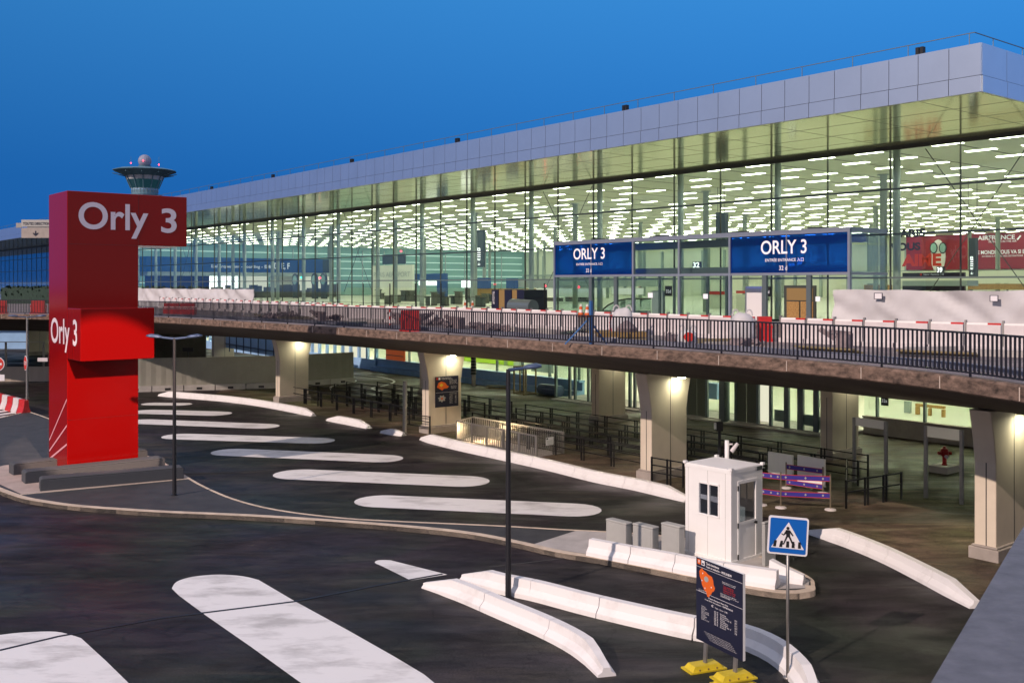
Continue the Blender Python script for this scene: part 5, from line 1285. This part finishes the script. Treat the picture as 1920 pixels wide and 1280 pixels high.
# big bags
for k, (x, yb_, w, h, lab) in enumerate(((1167,630,46,53,'bulging white bulk bag with loops, left of two on the deck'),(1392,641,50,55,'bulging white bulk bag, right of two on the deck'),(1289,650,42,32,'low white bag with a red print close behind the railing'))):
    D = (H-ZD)*F/(yb_-HZ); X = (x-960)/F*D; r_ = w/F*D/2; hh_ = h/F*D; t = thing('bulk_bag', lab, 'bag', (X, D, ZD))
    n = 20; prof = [(.78,0),(.95,.12),(1.0,.35),(.98,.6),(.88,.82),(.60,.95),(.15,.98)]; vs = []
    for r2, z in prof:
        for i in range(n):
            a_ = 2*math.pi*i/n; sq = 1/max(abs(math.cos(a_)),abs(math.sin(a_)))**.55
            f = 1+.13*noise.noise(Vector((math.cos(a_)*2, math.sin(a_)*2+k*5, z*4)))
            vs.append(Vector((X+r_*.86*r2*f*sq*math.cos(a_), D+r_*.86*r2*f*sq*math.sin(a_), ZD+hh_*z*(1+.08*noise.noise(Vector((a_,k,z)))))))
    b = MB(); b.add(vs, [(j*n+i,j*n+(i+1)%n,(j+1)*n+(i+1)%n,(j+1)*n+i) for j in range(len(prof)-1) for i in range(n)] + [tuple(range((len(prof)-1)*n, len(prof)*n))]); bg_ = b.obj('sack', M['tarp'], t, smooth=True)
    for sgn in (-1, 1):
        b = MB(); pts = [Vector((X+sgn*r_*.5+.25*r_*math.cos(a_), D, ZD+hh_*.9+.14*math.sin(a_)*1.6)) for a_ in [math.pi*i/6 for i in range(7)]]
        for a, c in zip(pts, pts[1:]): b.tube(a, c, .028, 5)
        b.obj('loop', M['tarp'], t)
    if k == 2: flat([(.18*math.cos(a_),.16*math.sin(a_)) for a_ in [2*math.pi*i/10 for i in range(10)]], (X-.02, D-r_*1.02, ZD+.36), (1,0,0), M['red_print'], t, 'red_print')
# delineator post, blue prop, yellow pallet
def dk(x, yb_): D = (H-ZD)*F/(yb_-HZ); return Vector(((x-960)/F*D, D, ZD))
v = dk(731,615); t = thing('delineator_post', 'red and white striped marker post behind the railing left of the red barrier', 'post', v)
for i in range(5): b = MB(); b.tube(v+Vector((0,0,.05+.18*i)), v+Vector((0,0,.05+.18*(i+1))), .07, 10); b.obj('band', M['red_print'] if i % 2 == 0 else M['white_print'], t)
b = MB(); b.tube(v, v+Vector((0,0,.05)), .17, 10); b.obj('base', M['black'], t)
v = dk(1108,646); b = MB(); b.beam(v, v+Vector((0,0,1.55)), .09, .09); b.beam(v+Vector((0,0,1.0)), v+Vector((-.9,.3,0)), .05, .05); b.beam(v+Vector((0,0,.8)), v+Vector((.6,.5,0)), .05, .05)
tag(b.obj('blue_prop', mat('blue_prop', (.03,.12,.32), .5)), 'blue steel prop standing behind the railing with two slanting stays', 'prop')
v = dk(1165,640); t = thing('timber_pallet', 'yellow timber crate base with dark machinery on it behind the railing', 'pallet', v)
for i in range(4): b = MB(); b.lbox(v.x-.9,v.x+.9,v.y-.4+.25*i,v.y-.2+.25*i,ZD+.18,ZD+.36); b.obj('plank', M['mustard'], t)
b = MB(); b.lbox(v.x-.9,v.x+.9,v.y-.4,v.y-.3,ZD,ZD+.14); b.obj('runner', M['wood'], t); b = MB(); b.lathe([(.35,0),(.4,.12),(.22,.3),(.05,.42)], 9, (v.x+.2,v.y,ZD+.37)); b.obj('machinery', M['rubble'], t)
# generator and drum in front of the glass
v = W(44, onq(950,44), ZD); 
t = thing('site_generator', 'yellow and black site generator standing on the deck before the glass', 'generator', v)
gx0, gx1 = onq(984,44), onq(922,44)
b = MB(); zt = zat(543.5, dep(44,(gx0+gx1)/2)); b.box(44,46,gx0+.1,gx1-.1,ZD+.25,zt); b.obj('cover', M['mustard'], t)
b = MB(); 
for p in (gx0, gx1-.85, onq(957,44)-.2): b.box(43.94,46.06,p,p+.80,ZD+.2,zt+.02)
b.box(43.9,46.1,gx0,gx1,ZD,ZD+.25); b.obj('black_panel', M['navy'], t)
qtxt('WACKER', 'white_print', 923.5, 927.5, 546, 570, 43.9, t)
v = W(43, onq(980,43), ZD); b = MB(); p_, q_ = onq(980,43), 43; n = 18; r_ = .52; A = W(q_, onq(961,43), ZD+r_+.1); C_ = W(q_, onq(1000,43), ZD+r_+.1); b.tube(A, C_, r_, n, r_*.9); b.tube(A, A+FD*.3, r_*.9, n, r_*.5)
b.box(q_-.5,q_+.5,onq(995,43),onq(966,43),ZD,ZD+.4)
tag(b.obj('mixer_drum', M['grey_steel']), 'grey cylindrical tank lying beside the yellow generator', 'tank')
# thin site fence in front of the glass between the far barriers
t = thing('mesh_fence', 'thin dark mesh fence with posts standing before the terminal glass on the deck', 'fence', W(44.5,60,ZD))
b = MB()
for x in (633,681,731,779,827,875,1021): p = onq(x,45); b.beam(W(45,p,ZD), W(45,p,ZD+2.2), .07, .07)
b.obj('post', M['black'], t)
b = MB(); b.beam(W(45,onq(560,45),ZD+1.15), W(45,onq(1036,45),ZD+1.15), .03, .03); b.beam(W(45,onq(560,45),ZD+.5), W(45,onq(1036,45),ZD+.5), .03, .03); b.obj('wire', M['black'], t)
# traffic cones by the vestibule
for x, q in ((872,46),(886,46),(1089,47),(1101,47)):
    if x > 1080: q = 43.9
    v = W(q, onq(x,q), ZD); t = thing('traffic_cone', 'orange and white traffic cone %s' % {872:'left of two before the glass beside the generator',886:'right of two before the glass beside the generator',1089:'left of two before the left bay of the entrance box',1101:'right of two before the left bay of the entrance box'}[x], 'cone', v)
    for r0, r1, z0, z1, m_ in ((.24,.24,0,.05,'black'),(.20,.15,.05,.30,'orange'),(.15,.11,.30,.5,'white_print'),(.11,.08,.5,.7,'orange'),(.08,.05,.7,.85,'white_print')):
        b = MB(); b.tube(v+Vector((0,0,z0)), v+Vector((0,0,z1)), r0, 12, r1); b.obj('cone_band', M[m_], t)
# kerbs, planks and rubble between railing and barriers
b = MB()
kp = offs(edge, 1.7)
kp = [v for v in kp if QP(v)[1] < 70]
b.sweep(kp, [(-.12,ZD),(-.12,ZD+.16),(.12,ZD+.16),(.12,ZD)]); tag(b.obj('deck_kerb', mat('deck_kerb', (.16,.17,.22), .7)), 'long low blue grey kerb running behind the deck railing', 'kerb')
random.seed(21)
deb = []
for i in range(38):
    p = 12 + i*1.4 + random.uniform(-.4,.4); q = random.uniform(26.2, 29.6); v = W(q, p, ZD); ty = random.choice('rprkptb')
    b = MB(); a_ = random.uniform(0,3.14)
    dx = Vector((math.cos(a_),math.sin(a_),0)); dy = Vector((-dx.y,dx.x,0))
    if ty == 'r':
        for k in range(13):
            w = v + dx*random.gauss(0,.38) + dy*random.gauss(0,.22); hh_ = random.uniform(.06,.32); e1 = Vector((random.gauss(0,1),random.gauss(0,1),random.gauss(0,.5))).normalized(); e2 = e1.orthogonal().normalized(); e3 = e1.cross(e2); s1,s2,s3 = random.uniform(.08,.24), random.uniform(.06,.16), random.uniform(.02,.08); w.z = ZD+.06+hh_*.6
            B = [w+e1*s1*p_+e2*s2*r_-e3*s3 for p_, r_ in ((-1,-1),(1,-1),(1,.8),(-.7,1))]; b.hexa(B, [x_+e3*s3*2 for x_ in B])
        deb.append(('rubble_heap','rubble', b, 'low heap of brown rubble on the deck behind the railing', 'heap', 'rubble heaps behind the railing'))
    elif ty == 'p':
        for k in range(3): 
            o2 = dy*(.22*k-.2) + Vector((0,0,.06+.055*k)); b.beam(v-dx*1.1+o2, v+dx*1.1+o2, .18, .05)
        deb.append(('plank_stack','wood', b, 'few loose timber planks on the deck behind the railing', 'planks', 'loose planks behind the railing'))
    elif ty == 'k':
        b.beam(v-dx*.9+Vector((0,0,.1)), v+dx*.9+Vector((0,0,.1)), .22, .2); deb.append(('kerb_block','pale_concrete', b, 'loose pale concrete kerb block on the deck behind the railing', 'kerb', 'loose kerb blocks behind the railing'))
    elif ty == 't':
        for k in range(5): b.tube(v-dx*1.3+dy*.09*k+Vector((0,0,.06)), v+dx*1.3+dy*.09*k+Vector((0,0,.06)), .05, 6)
        deb.append(('pipe_bundle','totem', b, 'bundle of dark pipes lying on the deck behind the railing', 'pipes', 'pipe bundles behind the railing'))
    else:
        b.beam(v+Vector((0,0,.02)), v+Vector((0,0,.5)), .4, .4); b.beam(v+dx*.3+Vector((0,0,.3)), v+dx*.8+Vector((0,0,.62)), .16, .16); b.beam(v-dx*.2+Vector((0,0,.5)), v+dx*.5+Vector((0,0,.55)), .3, .1)
        deb.append(('site_machine','rubble', b, 'small dark site machine standing on the deck behind the railing', 'machine', 'small site machines behind the railing'))
for nm, m_, b, lab, ct, gr in deb: tag(b.obj(nm, M[m_]), lab, ct, gr)

# ================================================================== CONCOURSE: QUEUE LANES
def qrail(label, A, B_, n, bars=3, h=1.0, w=.05, step=None):
    t = thing('queue_rail', label, 'railing', Vector((A.x, A.y, 0)), 'black queue lane rails'); d = B_-A
    for i in range(n+1):
        v = A + d*i/n; b = MB(); b.beam(Vector((v.x,v.y,0)), Vector((v.x,v.y,h)), .06, .06)
        if 0 < i < n: b.beam(Vector((v.x,v.y,0))+d.normalized()*.16, Vector((v.x,v.y,h))+d.normalized()*.16, .05, .05)
        b.obj('post', M['black_steel'], t)
    for k in range(bars):
        z = h-.04-k*(.28 if bars > 2 else .4); b = MB(); b.beam(Vector((A.x,A.y,z)), Vector((B_.x,B_.y,z)), .04, .045); b.obj('rail', M['black_steel'], t)
    return t
rows = [(30.1,61,46.5,7),(31.6,62,46.5,8),(33.1,60.5,46.5,7),(34.6,61.5,45.5,8),(36.2,60,45,7)]
for i, (q, pa, pb, n) in enumerate(rows): qrail('black queue rail of the far lanes, %s from the road, beside the far pier' % ['nearest','second','third','fourth','fifth'][i], W(q,pa), W(q,pb), n, 2)
rows = [(30.0,38,28.6,5),(31.5,42.5,24,9),(33.0,43,23,10),(34.5,42.5,21.5,10),(36.0,43.5,22,10)]
for i, (q, pa, pb, n) in enumerate(rows): qrail('black three bar queue rail, %s from the road, behind the stair railing' % ['nearest','second','third','fourth','fifth'][i], W(q,pa), W(q,pb), n, 3)
qrail('short black rail in front of the third pier, left of the guard booth', spot(1222,903), spot(1281,914), 2)
qrail('black rail closing the lanes on the right, with thin bars running back', W(30.7,19.6), W(33.6,19.2), 3, 2)
qrail('black rail along the taxi bays right of the belt barriers', W(30.7,19.6), W(34.5,22), 2, 2)
qrail('black rail across the foot of the second pier', spot(758,808), spot(806,816), 1, 3)
qrail('small black rail around the foot of the far pier', spot(570,757), spot(596,762), 1, 3)
# stair railing
t = thing('stair_railing', 'pale steel bar railing round a lit stairwell beside the long separator', 'railing', spot(945,850))
c4 = [spot(857,826), spot(880,815), spot(1056,848), spot(1010,858)]
zh = zat(785, spot(857,826).y)
zh = .98
fr_ = [spot(857,826), spot(890,833), spot(1006,858)]
bk_ = [spot(857,826), spot(888,817), spot(1056,850)]
def barrail(A, B_, nbar, par):
    b = MB(); d = B_-A
    for i in range(nbar+1):
        v = A+d*i/nbar; b.beam(Vector((v.x,v.y,.08)), Vector((v.x,v.y,zh)), .035, .035)
    b.beam(Vector((A.x,A.y,zh)), Vector((B_.x,B_.y,zh)), .06, .06); b.beam(Vector((A.x,A.y,.1)), Vector((B_.x,B_.y,.1)), .04, .04)
    return b.obj('bar_panel', M['galv'], par)
barrail(fr_[0], fr_[2], 42, t); barrail(bk_[0], bk_[1], 8, t); barrail(bk_[1], bk_[2], 44, t)
for f in (0,.2,.4,.6,.8,1): v = fr_[0].lerp(fr_[2], f); b = MB(); b.beam(Vector((v.x,v.y,0)), Vector((v.x,v.y,zh)), .07, .09); b.obj('post', M['galv'], t)
A, C_ = fr_[2], bk_[2]
b = MB(); d = C_-A
for i in range(17): v = A+d*i/16; b.beam(Vector((v.x,v.y,.08)), Vector((v.x,v.y,zh)), .012, .012)
for i in range(13): z = .08+i*(zh-.08)/12; b.beam(Vector((A.x,A.y,z)), Vector((C_.x,C_.y,z)), .012, .012)
for v in (A, C_): b.beam(Vector((v.x,v.y,0)), Vector((v.x,v.y,zh+.02)), .08, .08)
gt = b.obj('mesh_gate', M['grid'], t)
dn = d.normalized(); v = A + d*.32 - Vector((0,0,0)); flat(rect(0,.48,.50,.86), v, dn if dn.x > 0 else -dn, M['white_print'], gt, 'notice', proud=.05)
flat(rect(.03,.12,.76,.83), v, dn, M['black'], gt, 'notice_symbol', proud=.058)
for k in range(4): flat(rect(.06,.42,.54+.05*k,.555+.05*k), v, dn, M['cabinet'], gt, 'notice_lines', proud=.058)
b = MB(); b.sheet([fr_[0].lerp(bk_[2],.03), fr_[2], bk_[2], bk_[1]], .02); b.obj('stair_floor', M['pale_concrete'], t)
ld = bpy.data.lights.new('stair_light', 'POINT'); ld.energy = 160; ld.color = (1,.72,.38); ld.shadow_soft_size = .1
l = bpy.data.objects.new('stair_light', ld); COL.objects.link(l); v = fr_[1].lerp(bk_[1].lerp(bk_[2],.2),.5); l.location = (v.x, v.y, .35)
b = MB(); b.tube(Vector((v.x,v.y,.02)), Vector((v.x,v.y,.07)), .04, 8); lo = b.obj('stair_lamp', M['amber'], t); l.parent = t; l.location = Vector((v.x,v.y,.55))-Vector(t.location)
# information board on the second pier
t = thing('pier_map_board', 'dark taxi map board fixed on the second pier', 'notice board', W(29.6,43,1.5))
px0, px1, py0, py1 = 816, 858.5, 704, 762
PP = 43.07
def ondp(x): return onp(x, PP)
a, c = ondp(px0), ondp(px1); D = dep((a+c)/2, PP); z1, z0 = zat(py0+1, D), zat(py1, D)
b = MB(); b.box(a, c, PP-.05, PP+.01, z0, z1); pb_ = b.obj('panel', M['navy'], t)
OB = W(a, PP-.05, z0); wd_ = c-a; hd = z1-z0
flat(rect(.03*wd_,.10*wd_,.90*hd,.97*hd), OB, ED, M['red_print'], pb_, 'red_mark'); flat(rect(.12*wd_,.20*wd_,.90*hd,.97*hd), OB, ED, M['white_print'], pb_, 'taxi_symbol')
txt('Taxis banlieue\nTaxis to suburbs', M['white_print'], OB+ED*.24*wd_+Vector((0,0,.90*hd)), ED, .5*wd_, .07*hd, pb_, 'lettering', .01)
flat([(x*wd_, y*hd) for x, y in ((.05,.66),(.12,.80),(.25,.84),(.40,.80),(.50,.70),(.58,.66),(.50,.60),(.35,.60),(.28,.54),(.18,.60))], OB, ED, M['orange'], pb_, 'map_shape')
flat([(x*wd_, y*hd) for x, y in ((.15,.72),(.25,.78),(.33,.72),(.24,.66))], OB, ED, M['yellow'], pb_, 'map_shape', proud=.008)
fl_ = [((.27+(.15+.03*math.sin(7*a_))*math.cos(a_))*wd_, (.28+(.10+.02*math.sin(7*a_))*math.sin(a_))*hd) for a_ in [2*math.pi*i/28 for i in range(28)]]
flat(fl_, OB, ED, M['cabinet'], pb_, 'map_shape'); flat([((.27+.05*math.cos(a_))*wd_, (.28+.035*math.sin(a_))*hd) for a_ in [2*math.pi*i/10 for i in range(10)]], OB, ED, M['orange'], pb_, 'map_centre', proud=.008)
flat(rect(0,wd_,.475*hd,.482*hd), OB, ED, M['white_print'], pb_, 'rule')
for fx, fy, fw, fh, n_ in ((.60,.74,.35,.14,4),(.66,.58,.25,.1,3),(.60,.10,.14,.28,8),(.84,.10,.08,.28,8),(.60,.40,.32,.04,2)):
    txt('\n'.join(['Tarif A 35', 'Paris Orly', 'Massy 28', 'Zone C 44'][k % 4] for k in range(n_)), M['white_print'], OB+ED*fx*wd_+Vector((0,0,fy*hd)), ED, fw*wd_, fh*hd, pb_, 'lettering')

# portal frames, white boards, hydrant, belts
def portal(label, xa, ya, xb, yb_, yt, ybt):
    A = spot(xa, ya); B_ = spot(xb, yb_); zt = zat(yt, A.y); zb_ = zat(ybt, A.y); t = thing('sign_portal', label, 'sign frame', A, 'blank white portal signs')
    for v in (A, B_): b = MB(); b.beam(v, Vector((v.x,v.y,zt)), .11, .11); b.obj('post', M['galv'], t)
    b = MB(); b.hexa([Vector((v.x,v.y,zb_)) for v in (A, B_, B_+Vector((.05,.07,0)), A+Vector((.05,.07,0)))], [Vector((v.x,v.y,zt)) for v in (A, B_, B_+Vector((.05,.07,0)), A+Vector((.05,.07,0)))]); b.obj('board', M['white_panel'], t)
portal('blank white portal sign left of two between the piers', 1602, 905, 1661, 917, 782, 797)
portal('blank white portal sign right of two, beside the near pier', 1736, 933, 1803, 945, 798, 818)
for xa, ya, xb, yb_, lab in ((1440,902,1486,911,'plain white board leaning on the queue rail, left of two'),(1495,913,1546,924,'plain white board leaning on the queue rail, right of two')):
    A, B_ = spot(xa,ya), spot(xb,yb_); b = MB(); n_ = Vector((.06,.05,0)); z1 = zat(846 if xa < 1450 else 852, A.y)
    b.hexa([Vector((v.x,v.y,.22)) for v in (A,B_,B_+n_,A+n_)], [Vector((v.x,v.y,z1)) for v in (A,B_,B_+n_,A+n_)]); tag(b.obj('white_board', M['white_panel']), lab, 'board', 'white boards on the queue rails')
v = spot(1771,884); t = thing('fire_hydrant', 'red fire hydrant on a square concrete base between the portal signs', 'hydrant', v)
b = MB(); B = [v+ED*x+FD*y for x, y in ((-.55,-.4),(.55,-.4),(.55,.4),(-.55,.4))]; b.hexa(B, [w+Vector((0,0,.28)) for w in B]); b.obj('concrete_base', M['pale_concrete'], t)
b = MB(); b.lathe([(.11,.28),(.11,.33),(.085,.34),(.085,.62),(.11,.64),(.16,.70),(.17,.86),(.14,.95),(.06,1.0),(.05,1.06)], 14, (v.x,v.y,0)); hy = b.obj('body', M['hydrant'], t, smooth=False)
for s_ in (-1,1): b = MB(); b.tube(Vector((v.x,v.y,.78)), Vector((v.x+s_*.27,v.y-.03,.78)), .06, 10, .075); b.obj('outlet', M['hydrant'], t)
b = MB(); b.tube(Vector((v.x,v.y-.13,.66)), Vector((v.x-.01,v.y-.24,.66)), .07, 10); b.obj('cap', M['white_print'], t)
def belt(label, xs, yb_, ztop):
    v = [spot(x, y) for x, y in zip(xs, yb_)]; t = thing('belt_barrier', label, 'barrier', v[0], 'blue belt barriers')
    for w in v:
        b = MB(); b.tube(w, Vector((w.x,w.y,ztop)), .028, 8); b.obj('post', mat_post, t); b = MB(); b.lathe([(.20,0),(.19,.04),(.05,.07)], 12, (w.x,w.y,0)); b.obj('foot', M['white_plastic'], t)
    for z in (ztop-.17, ztop-.75):
        for a, c in zip(v, v[1:]):
            a2, c2 = Vector((a.x,a.y,z)), Vector((c.x,c.y,z)); b = MB(); b.beam(a2, c2, .02, .15); o_ = b.obj('belt', M['tape_blue'], t)
            b = MB(); b.beam(a2+Vector((0,-.005,.083)), c2+Vector((0,-.005,.083)), .022, .016); b.beam(a2+Vector((0,-.005,-.083)), c2+Vector((0,-.005,-.083)), .022, .016); b.obj('red_edge', M['red_print'], o_)
            for f in (.1,.5,.85):
                e_ = a2.lerp(c2,f); d_ = (c2-a2).normalized(); d_ = d_ if d_.x > 0 else -d_
                flat([(.04*math.cos(a_), .045*math.sin(a_)) for a_ in (0,1.57,3.14,4.71)], e_, d_, M['cabinet'], o_, 'emblem', proud=.016)
mat_post = mat('belt_post', (.22,.18,.13), .4, metal=.5)
belt('blue belt barrier with two bands, the nearest, right of the guard booth', (1428,1464,1557), (947,952,956), 1.25)
belt('blue belt barrier standing behind the nearest one', (1474,1543), (915,925), 1.0)
# timber crate frame and litter at the back wall
v = spot(990,738); t = thing('timber_crate_frame', 'open yellow timber crate frame beside the blue plinth under the deck', 'crate', v)
b = MB()
for dx, dy in ((0,0),(1.1,.0),(0,1.1),(1.1,1.1),(.55,0)): b.beam(v+ED*dx*1.0-FD*dy+Vector((-1,-.2,0)), v+ED*dx-FD*dy+Vector((-1,-.2,2.0)), .09, .09)
for z in (.08, 1.96):
    for A, C_ in (((0,0),(1.1,0)),((0,1.1),(1.1,1.1)),((0,0),(0,1.1)),((1.1,0),(1.1,1.1))): b.beam(v+ED*A[0]-FD*A[1]+Vector((-1,-.2,z)), v+ED*C_[0]-FD*C_[1]+Vector((-1,-.2,z)), .09, .09)
b.obj('frame', M['wood'], t)
v = spot(952,727); b = MB(); random.seed(4)
for i in range(7): w = v+Vector((random.uniform(-1.2,1.2), random.uniform(-.6,.6), .04+.04*i)); a_ = random.uniform(-.5,.5); b.beam(w-Vector((math.cos(a_),math.sin(a_),0))*.8, w+Vector((math.cos(a_),math.sin(a_),0))*.8, .4, .035)
tag(b.obj('board_pile', M['wood']), 'untidy pile of boards left of the timber crate frame', 'boards')
v = spot(888,724); t = thing('wrapped_post', 'dark wrapped post under the deck left of the foreground lamp', 'post', v)
b = MB(); b.tube(v, v+Vector((0,0,4.2)), .17, 10); b.obj('post', M['pier_plinth'], t)
b = MB(); 
for i in range(14): b.tube(v+Vector((0,0,.9+i*.23)), v+Vector((0,0,1.1+i*.23)), .23, 9, .20)
b.obj('wrapping', M['black'], t)
t = thing('long_blue_planter', 'low blue grey tank lying below the lit windows under the deck', 'tank', W(45.6,51.5,0)); b = MB(); b.tube(W(45.6,51.3,.42), W(45.6,53.4,.42), .38, 12); b.obj('tank_body', M['lamp_blue'], t)
# luggage or ticket machine and lit paper on lower windows
# ================================================================== NEAR PARAPET (lower right)
zc_ = H-1.25
D1 = 1.25*F/(985-HZ); D2 = 1.25*F/(1280-HZ)
A = Vector(((1920-960)/F*D1, D1, 0)); B_ = Vector(((1745-960)/F*D2, D2, 0)); d = (A-B_).normalized(); A2 = A + d*9; B2 = B_ - d*5; n_ = Vector((d.y,-d.x,0))
t = thing('bridge_parapet', 'smooth grey blue metal coping of the footbridge parapet at the lower right corner', 'parapet', Vector((B_.x,B_.y,zc_-.9)))
b = MB(); P_ = [B2, A2, A2+n_*.55, B2+n_*.55]; b.hexa([Vector((v.x,v.y,zc_-.05)) for v in P_], [Vector((v.x,v.y,zc_)) for v in P_]); b.obj('coping', M['coping'], t)
b = MB(); P_ = [B2+n_*.06, A2+n_*.06, A2+n_*.49, B2+n_*.49]; b.hexa([Vector((v.x,v.y,zc_-1.3)) for v in P_], [Vector((v.x,v.y,zc_-.05)) for v in P_]); b.obj('wall', M['pale_concrete'], t)

# soften the hard edges of the large painted boxes
for o_ in list(bpy.data.objects):
    if o_.type != 'MESH': continue
    par = o_.parent.name.split('.')[0] if o_.parent else ''
    w_ = 0
    if par == 'pylon_sign' and o_.name.split('.')[0] in ('column','head','middle_block'): w_ = .025
    elif o_.name.split('.')[0] in ('concrete_block','cabinet_body','lid','plinth','concrete_base'): w_ = .025
    elif o_.name.split('.')[0] in ('pier',): w_ = .03
    if w_:
        md = o_.modifiers.new('edge', 'BEVEL'); md.width = w_; md.segments = 2; md.limit_method = 'ANGLE'
